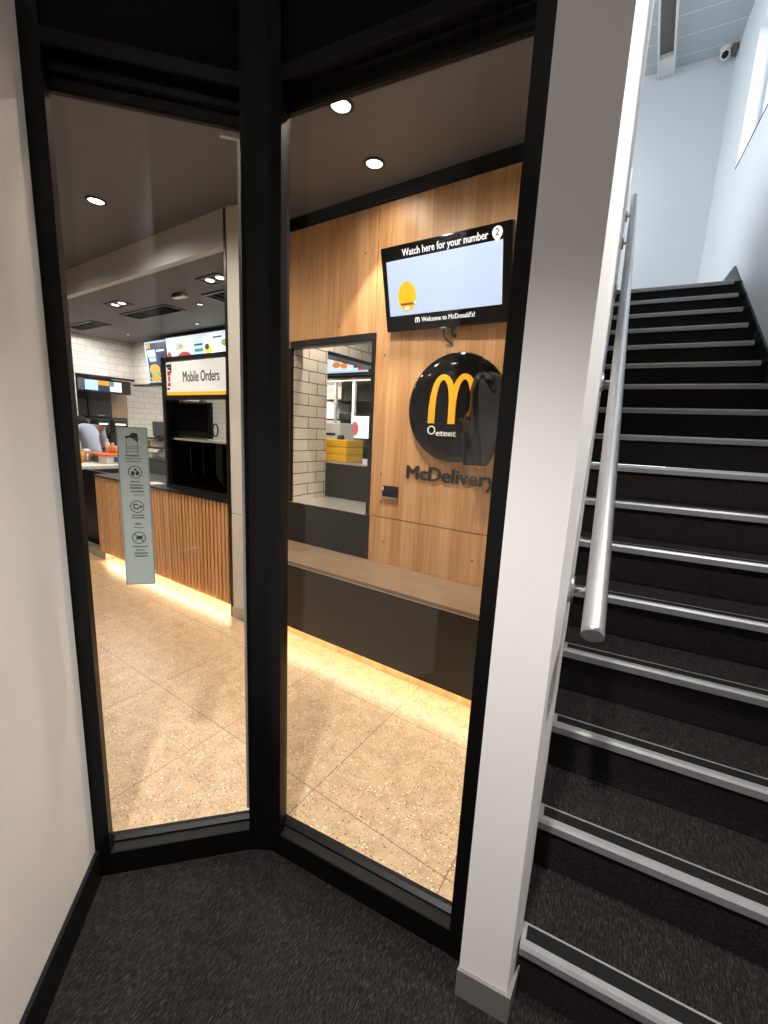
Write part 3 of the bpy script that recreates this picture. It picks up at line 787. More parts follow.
# ------------------------------------------------------------------ bench along the oak wall
bench = thing('bench', (-1.4, 2.09, 0), 'long dark bench with a brown ledge and glowing base', 'bench')
BZ = 0.605
part_box('ledge_top', (-2.395, 1.898, BZ - 0.022), (-0.47, WY - 0.005, BZ), 'bench_top', bench, 0.002)
part_box('front_panel', (-2.392, 1.903, 0.135), (-0.47, 1.925, BZ - 0.022), 'bench_front', bench, 0.001)
part_box('edge_strip', (-2.392, 1.8985, BZ - 0.027), (-0.47, 1.9035, BZ - 0.022), 'alu', bench)
part_box('underside', (-2.392, 1.925, 0.135), (-0.47, 2.27, 0.15), 'bench_front', bench)
part_box('plinth', (-2.392, 2.035, 0.0), (-0.47, 2.27, 0.135), 'slat', bench)
part_box('led_strip', (-2.39, 1.965, 0.127), (-0.48, 1.982, 0.135), 'led', bench)

# ------------------------------------------------------------------ ordering counter with oak slats
ctr = thing('slatted_counter', (-3.75, 2.2, 0), 'ordering counter fronted with vertical oak slats and black top', 'counter')
CX0, CX1, CY = -4.868, -2.665, 1.95
part_box('countertop', (CX0 - 0.004, CY - 0.012, 0.890), (CX1, 2.46, 0.905), 'black', ctr, 0.002)
part_box('carcass', (CX0 + 0.002, CY + 0.032, 0.10), (CX1, 2.42, 0.890), 'dark_wall', ctr)
bm = bm_new()
nsl = 46
pit = (CX1 - 0.012 - CX0) / nsl
for i in range(nsl):
    x = CX0 + pit * i
    box(bm, (x, CY, 0.088), (x + pit * 0.66, CY + 0.032, 0.888), None, 0.002)
obj('slat_front', bm, 'slat', ctr)
part_box('plinth', (CX0 + 0.05, CY + 0.12, 0.0), (CX1, 2.42, 0.10), 'slat', ctr)
part_box('led_strip', (CX0 + 0.06, CY + 0.045, 0.088), (CX1 - 0.005, CY + 0.065, 0.098), 'led', ctr)
bm = bm_new(); box(bm, (-5.9, 1.965, 0.0), (-4.79, 2.065, 0.075), None, 0.004)
tag(obj('kick_plate', bm, 'steel'), 'low stainless kick plate at the left foot of the counters', 'kick plate')

ctrb = thing('service_counter', (-5.9, 2.6, 0), 'black service counter with a white top left of the slats', 'counter')
part_box('body', (-6.15, 2.11, 0.0), (-5.56, 2.76, 0.885), 'dark_wall', ctrb, 0.003)
part_box('worktop', (-6.18, 2.085, 0.885), (-5.54, 2.775, 0.925), 'paper', ctrb, 0.004)
part_box('front_panel', (-5.56, 2.112, 0.0), (-4.875, 2.15, 0.895), 'steel_dark', ctrb)
ctrc = thing('register_counter', (-4.7, 3.1, 0), 'blue grey counter carrying shelves behind the slatted counter', 'counter')
part_box('body', (-6.00, 2.82, 0.0), (-4.2, 3.35, 0.985), 'blue_grey', ctrc, 0.003)
part_box('worktop', (-6.02, 2.80, 0.985), (-4.18, 3.37, 1.01), 'dark_grey', ctrc, 0.003)

# mobile orders pick-up cabinet
cab = thing('pickup_cabinet', (-3.25, 2.2, 0.905), 'black pick-up cabinet with a lit order sign on the counter', 'cabinet')
KX0, KX1, KY = -3.70, -2.80, 2.05
bm = bm_new()
box(bm, (KX0, KY, 0.905), (KX0 + 0.035, KY + 0.035, 2.0), None, 0.003); box(bm, (KX1 - 0.03, KY, 0.905), (KX1, KY + 0.035, 2.0), None, 0.003)
box(bm, (KX0, KY, 1.965), (KX1, KY + 0.035, 2.0), None, 0.003); box(bm, (KX0, KY, 1.655), (KX1, KY + 0.03, 1.69), None, 0.003)
box(bm, (KX0, KY, 0.905), (KX1, KY + 0.035, 0.925), None, 0.002)
obj('frame', bm, 'dark_grey', cab)
part_box('inner_post', (KX0 + 0.04, KY + 0.005, 0.925), (KX0 + 0.10, KY + 0.36, 1.66), 'gloss_black', cab)
sg = part_box('sign_panel', (KX0 + 0.09, KY - 0.004, 1.715), (KX1 - 0.015, KY + 0.012, 1.955), 'sign_white', cab)
part_box('amber_stripe', (KX0 + 0.09, KY - 0.006, 1.692), (KX1 - 0.015, KY + 0.012, 1.716), 'sign_amber', sg)
obj('lettering', text_bm('Mobile Orders', fr_front((KX0 + 0.335, KY - 0.004, 1.795)), width=0.475, height=0.082, bold=0.008), 'letter_dark', sg)
for (x0, x1, z0, z1) in ((.10, .15, 1.915, 1.94), (.155, .17, 1.87, 1.94), (.10, .135, 1.735, 1.75), (.115, .152, 1.895, 1.912)):
    part_box('dark_print', (KX0 + x0, KY - 0.006, z0), (KX0 + x1, KY - 0.003, z1), 'letter_dark', sg)
for (x0, x1, z0, z1) in ((.11, .152, 1.85, 1.885), (.12, .145, 1.80, 1.845), (.11, .15, 1.765, 1.79)):
    part_box('red_print', (KX0 + x0, KY - 0.006, z0), (KX0 + x1, KY - 0.003, z1), 'red', sg)
part_box('side_panel', (KX0, KY + 0.036, 0.925), (KX0 + 0.012, KY + 0.36, 1.66), 'gloss_black', cab)
part_box('middle_shelf', (KX0 + 0.04, KY + 0.03, 1.318), (KX1, KY + 0.36, 1.336), 'steel', cab, 0.002)
part_box('base_tray', (KX0 + 0.035, KY + 0.005, 0.925), (KX1 - 0.03, KY + 0.36, 0.935), 'gloss_black', cab)
part_box('lower_back_panel', (KX0 + 0.10, KY + 0.345, 0.935), (KX1, KY + 0.36, 1.318), 'gloss_black', cab)
for x in (-3.45, -3.27, -3.09):
    bm = bm_new()
    prism(bm, [(x, KY + 0.09, 1.318), (x, KY + 0.09, 1.05), (x, KY + 0.13, 0.985), (x, KY + 0.22, 0.94), (x, KY + 0.34, 0.94), (x, KY + 0.34, 1.318)], (0.008, 0, 0))
    dv = obj('divider', bm, 'gloss_black', cab)
    bm = bm_new(); tube(bm, [(x + 0.004, KY + 0.088, 1.315), (x + 0.004, KY + 0.088, 1.05), (x + 0.004, KY + 0.128, 0.985), (x + 0.004, KY + 0.215, 0.942)], 0.003, 8); obj('edge_trim', bm, 'dark_grey', dv)
# hanging order terminal inside the cabinet
pt_ = thing('order_terminal', (-3.33, 2.15, 1.34), 'large black terminal hanging under the order sign', 'terminal')
bm = bm_new(); box(bm, (-3.62, 2.13, 1.345), (-3.155, 2.17, 1.64), None, 0.008); obj('housing', bm, 'black', pt_)
bm = bm_new(); box(bm, (-3.60, 2.125, 1.40), (-3.175, 2.131, 1.625), None, 0.002); obj('face_panel', bm, 'gloss_black', pt_)
bm = bm_new(); box(bm, (-3.652, 2.14, 1.44), (-3.628, 2.17, 1.65), None, 0.006); obj('side_arm', bm, 'dark_grey', pt_)
for x in (-3.56, -3.28):
    bm = bm_new(); box(bm, (x, 2.125, 1.638), (x + 0.05, 2.165, 1.665), None, 0.005); obj('clamp', bm, 'steel', pt_)
bm = bm_new(); tube(bm, [(-3.14 + 0.035 + 0.035 * math.cos(t_), 2.15, 1.42 + 0.05 * math.sin(t_)) for t_ in [2 * PI * k_ / 20 for k_ in range(21)]], 0.006, 8); obj('cable_loop', bm, 'black', pt_)
# leaflets on the counter
lf = thing('leaflet', (-3.93, 2.06, 0.905), 'white and red leaflet lying on the black countertop', 'leaflet')
bm = bm_new(); box(bm, (-4.0, 1.99, 0.9052), (-3.84, 2.12, 0.9075)); obj('sheet', bm, 'paper', lf)
bm = bm_new()
for k in range(4): box(bm, (-3.97, 2.012 + .024 * k, 0.9075), (-3.88, 2.02 + .024 * k, 0.908))
obj('print_red', bm, 'red', lf)

# things on the register counter
mon = thing('register_monitor', (-5.460, 2.95, 1.01), 'small grey register monitor on the counter shelf', 'monitor')
def rayY(px, y, z): return Vector((px, y, z))
shelf = thing('counter_shelf', (-5.560, 3.0, 1.01), 'grey two-tier shelf unit on the register counter', 'shelf')
for z in (1.13, 1.245):
    part_box('shelf_board', (-5.810, 2.85, z), (-5.260, 3.2, z + 0.018), 'steel_dark', shelf)
for x in (-5.810, -5.280):
    part_box('upright', (x, 3.16, 1.01), (x + 0.02, 3.19, 1.26), 'steel_dark', shelf)
mon.location = (-5.510, 2.95, 1.263)
part_box('stand', (-5.560, 2.95, 1.263), (-5.460, 3.05, 1.285), 'black', mon)
mb = bm_new(); box(mb, (-5.630, 2.97, 1.285), (-5.340, 3.0, 1.47), None, 0.006); obj('display', mb, 'blue_grey', mon)
bm = bm_new(); box(bm, (-5.760, 2.90, 1.148), (-5.610, 3.1, 1.225), None, 0.004); tag(obj('yellow_carton', bm, 'yellow'), 'yellow carton on the grey counter shelf', 'carton')
bm = bm_new(); box(bm, (-5.580, 2.90, 1.148), (-5.380, 3.1, 1.232), None, 0.004); tag(obj('white_carton', bm, 'paper'), 'white carton beside the yellow carton on the shelf', 'carton')
bm = bm_new(); box(bm, (-5.760, 2.87, 1.01), (-5.490, 3.1, 1.06), None, 0.004); tag(obj('paper_stack', bm, 'paper'), 'low stack of white paper under the grey shelf', 'paper')
bm = bm_new(); lathe(bm, [(0, 0), (0.04, 0), (0.048, 0.1), (0, 0.1)], (-5.380, 2.95, 1.01)); tag(obj('white_cup', bm, 'white'), 'white paper cup under the grey shelf near the cabinet', 'cup')
bo = thing('sauce_bottle', (-5.480, 3.10, 1.47), 'brown sauce bottle with an amber cap above the monitor', 'bottle')
part_box('ledge_bracket', (-5.560, 3.05, 1.455), (-5.380, 3.16, 1.47), 'steel_dark', bo)
bm = bm_new(); lathe(bm, [(0, 0), (0.028, 0), (0.03, 0.06), (0.02, 0.085), (0.012, 0.10), (0, 0.10)], (-5.480, 3.10, 1.47)); obj('bottle_body', bm, 'brown', bo)
bm = bm_new(); lathe(bm, [(0, 0.10), (0.018, 0.10), (0.018, 0.14), (0, 0.14)], (-5.480, 3.10, 1.47)); obj('cap', bm, 'amber', bo)

# things on the white worktop
tr = thing('serving_box', (-5.83, 2.40, 0.925), 'blue and white box under an orange tray on the white worktop', 'box')
bm = bm_new(); box(bm, (-6.10, 2.44, 0.925), (-5.72, 2.66, 1.02), None, 0.004); obj('box_body', bm, 'paper', tr)
bm = bm_new(); box(bm, (-6.103, 2.436, 0.93), (-5.94, 2.664, 1.015), None, 0.002); obj('dark_label', bm, 'blue_grey', tr)
bm = bm_new(); box(bm, (-5.722, 2.52, 0.945), (-5.717, 2.655, 1.01)); obj('blue_label', bm, 'blue', tr)
bm = bm_new(); box(bm, (-6.13, 2.40, 1.021), (-5.70, 2.68, 1.045), None, 0.006); tag(obj('serving_tray', bm, 'orange'), 'orange tray resting on the blue and white box', 'tray')
def bottle(name, x, y, z, mat, capmat, h, r, label):
    b = thing(name, (x, y, z), label, 'bottle', 'bottles on the orange tray')
    bm = bm_new(); lathe(bm, [(0, 0), (r, 0), (r * 1.03, h * .55), (r * .8, h * .72), (r * .35, h * .8), (r * .35, h * .85), (0, h * .85)], (x, y, z), seg=18); obj('bottle_body', bm, mat, b)
    bm = bm_new(); lathe(bm, [(0, h * .85), (r * .42, h * .85), (r * .36, h), (0, h)], (x, y, z), seg=14); obj('cap', bm, capmat, b)
bottle('squeeze_bottle', -6.04, 2.60, 1.046, 'white', 'white', 0.17, 0.028, 'white squeeze bottle at the left on the orange tray')
bottle('squeeze_bottle', -5.95, 2.62, 1.046, 'amber', 'white', 0.125, 0.042, 'amber squeeze bottle with a white cap on the orange tray')
bottle('squeeze_bottle', -5.82, 2.64, 1.046, 'paper', 'amber', 0.13, 0.04, 'cream squeeze bottle with an amber cap on the orange tray')
bm = bm_new(); lathe(bm, [(0, 0), (0.05, 0), (0.062, 0.13), (0.058, 0.13), (0.047, 0.01), (0, 0.01)], (-6.02, 2.26, 0.925)); tag(obj('paper_cup', bm, 'amber'), 'amber paper cup at the left end of the white worktop', 'cup')
cn = thing('canister', (-6.05, 2.50, 0.925), 'grey canister with a white lid beside the serving box', 'canister')
cn.location = (-6.09, 2.37, 0.925)
bm = bm_new(); lathe(bm, [(0, 0), (0.042, 0), (0.042, 0.12), (0, 0.12)], (-6.09, 2.37, 0.925)); obj('canister_body', bm, 'steel', cn)
bm = bm_new(); lathe(bm, [(0.0, 0.12), (0.046, 0.12), (0.046, 0.15), (0.03, 0.165), (0, 0.165)], (-6.09, 2.37, 0.925)); obj('canister_lid', bm, 'white', cn)

# drinks station in the alcove (faces +X)
ds = thing('drinks_station', (-7.5, 3.1, 0), 'black built-in drinks station with cupboards under a screen strip', 'station')
part_box('carcass', (-7.9, 2.745, 0.0), (-7.46, 3.54, 2.07), 'dark_wall', ds)
d1 = part_box('cupboard_door', (-7.46, 2.80, 1.50), (-7.44, 2.96, 1.76), 'gloss_black', ds, 0.003)
d2 = part_box('cupboard_door', (-7.46, 2.97, 1.50), (-7.43, 3.30, 1.77), 'black', ds, 0.003)
part_box('handle', (-7.43, 3.09, 1.515), (-7.415, 3.18, 1.53), 'steel', d2, 0.003)
part_box('worktop', (-7.46, 2.745, 0.92), (-7.2, 3.54, 0.96), 'black', ds, 0.003)
part_box('base_cupboard', (-7.46, 2.745, 0.0), (-7.22, 3.54, 0.92), 'dark_wall', ds)
part_box('splash_panel', (-7.459, 2.80, 1.0), (-7.445, 2.98, 1.46), 'bench_top', ds)
part_box('filler_panel', (-7.459, 3.30, 1.5), (-7.44, 3.54, 2.05), 'bench_top', ds)
scr = thing('menu_strip_screen', (-7.25, 3.12, 1.9), 'long narrow lit menu strip over the drinks station', 'screen')
part_box('housing', (-7.30, 2.76, 1.86), (-7.215, 3.50, 2.06), 'black', scr, 0.004)
part_box('left_panel', (-7.215, 2.765, 1.875), (-7.205, 2.85, 2.055), 'blue_grey', scr)
for (y0, y1, z0, z1, mt) in ((2.86, 3.03, 1.885, 2.03, 'scr_cyan'), (3.035, 3.19, 1.965, 2.03, 'scr_orange'), (3.035, 3.19, 1.885, 1.96, 'scr_navy'), (3.195, 3.25, 1.965, 2.03, 'scr_teal'), (3.255, 3.36, 1.965, 2.03, 'scr_white'), (3.195, 3.36, 1.885, 1.96, 'scr_white')):
    part_box('screen_tile', (-7.215, y0, z0), (-7.207, y1, z1), mt, scr)
for (y0, y1, lab) in ((3.01, 3.18, 'left black coffee machine with a white light strip in the alcove'), (3.24, 3.44, 'right black coffee machine with a white light strip in the alcove')):
    cm = thing('coffee_machine', (-7.33, (y0 + y1) / 2, 0.96), lab, 'coffee machine', 'coffee machines in the alcove')
    part_box('body', (-7.44, y0, 0.96), (-7.38, y1, 1.46), 'black', cm, 0.006)
    part_box('head', (-7.38, y0, 1.26), (-7.26, y1, 1.46), 'black', cm, 0.008)
    part_box('light_strip', (-7.259, y0 + 0.02, 1.385), (-7.255, y1 - 0.03, 1.405), 'strip_lamp', cm)
    part_box('drip_tray', (-7.38, y0, 0.96), (-7.24, y1, 0.99), 'dark_grey', cm, 0.003)
    part_box('spout', (-7.34, (y0 + y1) / 2 - 0.02, 1.19), (-7.30, (y0 + y1) / 2 + 0.02, 1.26), 'steel', cm, 0.004)

# menu boards over the counter
def board(name, x0, x1, z0, z1, label, tilt=0.10):
    b = thing(name, ((x0 + x1) / 2, 3.48, z0), label, 'menu board', 'menu boards above the counter')
    fr = frame_of(((x0 + x1) / 2, 3.44, z0), X, Vector((0, -math.sin(tilt), math.cos(tilt))), Vector((0, -math.cos(tilt), -math.sin(tilt))))
    wd, h = (x1 - x0), (z1 - z0)
    bm = bm_new(); box(bm, (-wd / 2, 0, -0.05), (wd / 2, h, 0), fr, 0.004); obj('housing', bm, 'black', b)
    def pt(name, u0, u1, v0, v1, mt, d=0.003):
        bm = bm_new(); box(bm, (-wd / 2 + u0 * wd, v0 * h, 0), (-wd / 2 + u1 * wd, v1 * h, d), fr); return obj(name, bm, mt, b)
    def blob(name, u, v, ru, rv, mt, d=0.006):
        bm = bm_new()
        c = [fr @ Vector((-wd / 2 + u * wd + ru * wd * math.cos(2 * PI * k / 18), v * h + rv * h * math.sin(2 * PI * k / 18), 0.002)) for k in range(18)]
        prism(bm, c, (fr.to_3x3() @ Vector((0, 0, d)))); return obj(name, bm, mt, b)
    return pt, blob, fr
pt, blob, fr = board('menu_board', -6.53, -5.96, 2.01, 2.60, 'navy menu board with burgers at the left of the row')
pt('screen', .03, .97, .03, .97, 'scr_cyan'); pt('navy_field', .09, .97, .06, .93, 'scr_navy', .005)
pt('logo_patch', .12, .3, .82, .92, 'scr_orange', .007); pt('text_block', .14, .50, .62, .78, 'scr_cyan', .007); pt('text_block', .2, .5, .52, .6, 'scr_cyan', .007); pt('text_block', .56, .9, .73, .77, 'scr_white', .007)
blob('burger_top', .38, .33, .24, .12, 'scr_orange'); blob('burger_filling', .42, .22, .22, .06, 'scr_green', .008); blob('burger_bun', .40, .12, .24, .07, 'scr_orange', .009)
pt, blob, fr = board('menu_board', -5.95, -4.52, 2.01, 2.61, 'wide white menu board with a large burger picture')
pt('screen', .0, .995, .03, .97, 'scr_white')
blob('drink_photo', .04, .55, .035, .13, 'scr_red'); blob('drink_photo', .05, .36, .05, .1, 'scr_red')
blob('burger_bun', .29, .53, .11, .12, 'scr_red'); blob('burger_filling', .29, .42, .12, .09, 'scr_green', .008); blob('burger_top', .29, .36, .12, .07, 'scr_yellow', .009)
pt('price_panel', .44, .60, .1, .9, 'scr_cyan'); pt('text_block', .46, .58, .62, .68, 'scr_teal', .006); pt('text_block', .46, .58, .74, .78, 'scr_navy', .006)
blob('meal_photo', .66, .66, .05, .09, 'scr_yellow'); blob('meal_photo', .65, .7, .03, .06, 'scr_navy', .008)
blob('fries_photo', .72, .34, .025, .14, 'scr_teal'); blob('fries_photo', .725, .26, .03, .08, 'scr_orange', .008); blob('nugget_photo', .83, .3, .05, .05, 'scr_yellow')
blob('salad_photo', .91, .74, .06, .07, 'scr_green'); blob('salad_photo', .94, .70, .03, .05, 'scr_red', .008); blob('drink_photo', .97, .4, .03, .08, 'scr_red')
pt('text_block', .74, .86, .85, .88, 'scr_navy', .006); pt('text_block', .16, .26, .7, .84, 'scr_cyan', .006); pt('text_block', .2, .28, .72, .8, 'scr_yellow', .008)
pt, blob, fr = board('menu_board', -3.40, -2.52, 2.02, 2.61, 'pale blue menu board seen through the pass-through')
pt('screen', .0, .995, .03, .97, 'scr_cyan'); pt('white_field', .02, .98, .06, .94, 'scr_white', .005)
blob('burger_photo', .55, .16, .06, .05, 'scr_orange', .008); blob('burger_photo', .66, .14, .05, .045, 'scr_orange', .008)
pt('price_panel', .80, .98, .10, .2, 'scr_navy', .008); pt('price_panel', .86, .98, .06, .12, 'scr_red', .009)
pt('text_block', .42, .75, .05, .06, 'scr_cyan', .008); pt('text_block', .42, .75, .08, .087, 'scr_cyan', .008)

# kitchen fittings behind the pass-through
pb = thing('steel_pass_ledge', (-2.2, 2.9, 0.914), 'dark steel upstand ledge behind the pass-through sill', 'ledge')
part_box('front_sheet', (-2.95, 2.688, 0.5), (-1.60, 2.70, 1.195), 'steel_dark', pb, 0.002)
part_box('ledge_top', (-2.95, 2.688, 1.195), (-1.60, 3.30, 1.21), 'steel', pb, 0.002)
for k in range(3):
    bm = bm_new(); z = 1.2105 + 0.0605 * k
    box(bm, (-2.62, 2.725, z), (-2.193, 2.96, z + 0.059), None, 0.008)
    lb = ['lowest', 'middle', 'topmost'][k]
    o = obj('yellow_crate', bm, 'yellow')
    tag(o, lb + ' of the three stacked yellow crates on the steel ledge', 'crate', 'stacked yellow crates')
pn = thing('label_printer', (-2.70, 3.15, 1.21), 'white printer box behind the stacked yellow crates', 'printer')
part_box('body', (-2.92, 3.06, 1.21), (-2.545, 3.28, 1.535), 'white', pn, 0.008)
part_box('paper_slot', (-2.90, 3.055, 1.42), (-2.60, 3.062, 1.44), 'dark_grey', pn)
for (x, lab, h) in ((-2.56, 'left dark pot on the yellow crates', .05), (-2.335, 'right dark pot on the yellow crates', .035)):
    bm = bm_new(); lathe(bm, [(0, 0), (0.03, 0), (0.034, h * .6), (0.028, h * .6), (0.028, h), (0, h)], (x, 2.82, 1.3915)); tag(obj('small_pot', bm, 'black'), lab, 'pot', 'small pots on the crates')
hs = thing('warming_rack', (-3.6, 4.6, 0), 'tall steel warming rack with lit edges in the kitchen', 'rack')
for x in (-4.12, -3.86, -3.54, -3.24):
    part_box('upright', (x, 4.5, 0.0), (x + 0.03, 4.54, 2.2), 'steel', hs, 0.003)
    part_box('upright', (x, 4.96, 0.0), (x + 0.03, 5.0, 2.2), 'steel_dark', hs, 0.003)
for x in (-3.545, -3.245):
    part_box('edge_lamp', (x + 0.005, 4.492, 1.45), (x + 0.025, 4.499, 2.1), 'strip_lamp', hs)
part_box('canopy', (-4.14, 4.48, 2.10), (-3.2, 5.0, 2.2), 'steel', hs, 0.004)
for z in (0.9, 1.25, 1.60, 1.86):
    part_box('shelf_board', (-4.12, 4.54, z), (-3.21, 4.98, z + 0.02), 'steel_dark', hs)
part_box('back_sheet', (-4.12, 4.97, 0.9), (-3.21, 4.985, 2.1), 'dark_grey', hs)
part_box('canopy_lamp', (-3.95, 4.478, 2.12), (-3.25, 4.4805, 2.18), 'strip_lamp', hs)
for (x0, x1, z0, z1, mt, lab) in ((-3.83, -3.58, 1.27, 1.41, 'steel', 'dull steel food pan low in the warming rack'), (-3.82, -3.56, 1.62, 1.70, 'dark_grey', 'dark food pan on the middle rack shelf'), (-4.10, -3.90, 1.62, 1.84, 'white', 'white bin at the left of the warming rack'),):
    bm = bm_new(); box(bm, (x0, 4.56, z0), (x1, 4.9, z1), None, 0.006); tag(obj('food_pan', bm, mt), lab, 'pan')
rs_ = thing('sauce_poster_panel', (-3.3, 4.4, 1.0), 'white and red lit panel at the right of the warming rack', 'panel')
part_box('backing', (-3.52, 4.46, 1.38), (-3.24, 4.475, 1.66), 'scr_white', rs_)
bm = bm_new()
c_ = [Vector((-3.46 + 0.06 * math.cos(2 * PI * k / 20), 4.459, 1.50 + 0.09 * math.sin(2 * PI * k / 20))) for k in range(20)]
prism(bm, c_, (0, -0.004, 0)); obj('red_shape', bm, 'scr_red', rs_)

# ------------------------------------------------------------------ wall screen
tv_c = Vector((-1.136, 2.176, 2.262)); TW, TH = 0.766, 0.437
yaw, tilt, roll = -0.037, 0.268, -0.024
u = Vector((math.cos(yaw) * math.cos(roll), math.sin(yaw), math.sin(roll))).normalized()
k_ = (Z - u * u.z).normalized(); nn = u.cross(k_)
vup = (k_ * math.cos(tilt) + nn * math.sin(tilt)).normalized(); vout = u.cross(vup).normalized()
tvf = frame_of(tv_c, u, vup, vout)
tv = thing('order_screen', (tv_c.x, WY, tv_c.z - TH / 2), 'black wall screen asking to watch for your number', 'screen')
bm = bm_new(); box(bm, (-TW / 2, -TH / 2, -0.04), (TW / 2, TH / 2, 0), tvf, 0.006); obj('housing', bm, 'gloss_black', tv)
bm = bm_new(); box(bm, (-TW / 2 + 0.035, -TH / 2 + 0.085, 0), (TW / 2 - 0.046, TH / 2 - 0.072, 0.0012), tvf); dsp = obj('display', bm, 'screen', tv)
bm = bm_new(); box(bm, (-TW / 2 + 0.247, -TH / 2 + 0.087, 0.0012), (-TW / 2 + 0.25, TH / 2 - 0.077, 0.0016), tvf); obj('divider_line', bm, 'scr_cyan', dsp)
def tv_ell(cx, cy, rx, ry, z, mt, name):
    bm = bm_new(); prism(bm, [tvf @ Vector((cx + rx * math.cos(2 * PI * i / 28), cy + ry * math.sin(2 * PI * i / 28), z)) for i in range(28)], vout * 0.0006); obj(name, bm, mt, dsp)
tv_ell(-0.222, -0.040, 0.060, 0.076, 0.0012, 'scr_yellow', 'yellow_oval')
bm = bm_new(); box(bm, (-0.266, -0.083, 0.0019), (-0.164, -0.071, 0.0024), tvf); obj('red_bar', bm, 'scr_bar', dsp)
tv_ell(-0.226, -0.098, 0.018, 0.009, 0.0019, 'scr_text', 'white_oval')
tv_ell(-0.172, -0.073, 0.008, 0.008, 0.0024, 'scr_text', 'white_dot')
obj('lettering', text_bm('Watch here for your number', frame_of(tvf @ Vector((-0.238, TH / 2 - 0.058, 0.0005)), u, vup, vout), width=0.50, height=0.034, depth=0.0008, bold=0.012), 'scr_text', tv)
obj('lettering', text_bm("Welcome to McDonald's!", frame_of(tvf @ Vector((-0.135, -TH / 2 + 0.042, 0.0005)), u, vup, vout), width=0.325, height=0.024, depth=0.0008, bold=0.014), 'scr_text', tv)
# pin symbol with a 2
bm = bm_new()
pin = [(0.026 * math.cos(a), 0.026 * math.sin(a) + 0.008) for a in [math.radians(-38 + i * 256 / 18) for i in range(19)]] + [(0, -0.035)]
prism(bm, [tvf @ Vector((0.308 + x, TH / 2 - 0.048 + y, 0.0004)) for (x, y) in pin], vout * 0.0008)
pin_o = obj('pin_symbol', bm, 'scr_text', tv)
obj('pin_number', text_bm('2', frame_of(tvf @ Vector((0.308, TH / 2 - 0.052, 0.0012)), u, vup, vout), height=0.028, depth=0.0008, bold=0.02, align='CENTER'), 'black', pin_o)

def arches(fr, w, h, depth, thick_leg, thick_top):
    """two tall joined arches as a ribbon of varying width"""
    b = bm_new()
    for sgn in (-1, 1):
        n_ = 26
        cl, wd_ = [], []
        for i in range(n_ + 1):
            t = i / n_
            a = PI * (1 - t)
            base = 0.0 if (t < 0.5) else 0.06
            x = (0.5 * w / 2) * math.cos(a)
            y = base * h + (h - thick_top / 2 - base * h) * (max(0.0, math.sin(a)) ** 0.62)
            cl.append(Vector((x, y))); wd_.append(thick_top + (thick_leg - thick_top) * abs(2 * t - 1) ** 1.5)
        out, inn = [], []
        for i in range(n_ + 1):
            d_ = (cl[min(i + 1, n_)] - cl[max(i - 1, 0)]).normalized()
            if i in (0, n_): d_ = Vector((0, 1)) if i == 0 else Vector((0, -1))
            nrm = Vector((-d_.y, d_.x))
            out.append(cl[i] + nrm * wd_[i] / 2); inn.append(cl[i] - nrm * wd_[i] / 2)
        cx = sgn * w / 4
        for i in range(n_):
            q = [out[i], out[i + 1], inn[i + 1], inn[i]]
            ps = [fr @ Vector((cx + p.x, p.y, 0)) for p in q]
            prism(b, ps, fr.to_3x3() @ Vector((0, 0, depth * (1.0 if sgn < 0 else 0.9))))
    return b
obj('small_arches', arches(frame_of(tvf @ Vector((-0.163, -TH / 2 + 0.040, 0.0004)), u, vup, vout), 0.026, 0.028, 0.0008, 0.006, 0.004), 'scr_text', tv)
tvb = bm_new()
tube(tvb, [tvf @ Vector((0.05, -TH / 2 + 0.03, -0.045)), (tv_c.x + 0.05, WY - 0.03, tv_c.z - TH / 2 - 0.02), (tv_c.x + 0.05, WY - 0.002, tv_c.z - TH / 2 - 0.03)], 0.012, 10)
tube(tvb, [tvf @ Vector((-0.02, -TH / 2 + 0.02, -0.045)), (tv_c.x + 0.0, WY - 0.03, tv_c.z - TH / 2 - 0.04), (tv_c.x + 0.04, WY - 0.002, tv_c.z - TH / 2 - 0.075)], 0.005, 8)
box(tvb, (tv_c.x - 0.1, WY - 0.02, tv_c.z - 0.12), (tv_c.x + 0.1, WY - 0.001, tv_c.z + 0.12), None, 0.003)
box(tvb, (tv_c.x - 0.05, WY - 0.09, tv_c.z - 0.04), (tv_c.x + 0.05, WY - 0.015, tv_c.z + 0.06), None, 0.003)
obj('wall_bracket', tvb, 'dark_grey', tv)
bm = bm_new(); box(bm, (-0.02, -TH / 2 - 0.004, -0.02), (0.02, -TH / 2 + 0.004, 0.002), tvf, 0.001); obj('sensor', bm, 'steel', tv)

# ------------------------------------------------------------------ round sign and lettering
DC = Vector((-1.035, WY, 1.618)); DR = 0.302
sg = thing('round_sign', (DC.x, WY, DC.z - DR), 'round glossy black sign with golden arches on the oak wall', 'sign')
bm = bm_new(); lathe(bm, [(0, 0.0), (DR - 0.004, 0.0), (DR, 0.004), (DR, 0.026), (DR - 0.004, 0.030), (DR * .75, 0.034), (DR * 0.4, 0.036), (0, 0.0365)], (DC.x, WY - 0.012, DC.z), X, Z, -Y, 72)
disc = obj('disc', bm, 'gloss_black', sg)
obj('golden_arches', arches(fr_front((-1.047, WY - 0.049, 1.531)), 0.255, 0.272, 0.004, 0.043, 0.030), 'gold', sg)
b = text_bm('O', fr_front((-1.196, WY - 0.049, 1.468)), height=0.05, depth=0.002, bold=-0.005)
obj('lettering', b, 'letter_white', sg)
obj('lettering', text_bm('eteet', fr_front((-1.138, WY - 0.049, 1.462)), width=0.125, height=0.034, depth=0.002, bold=0.02), 'letter_white', sg)
bm = bm_new()
for (x, z) in ((-1.15, 1.75), (-.92, 1.75), (-1.15, 1.48), (-.92, 1.48)):
    tube(bm, [(x, WY - 0.013, z), (x, WY - 0.001, z)], 0.012, 10)
obj('standoff', bm, 'dark_grey', sg)
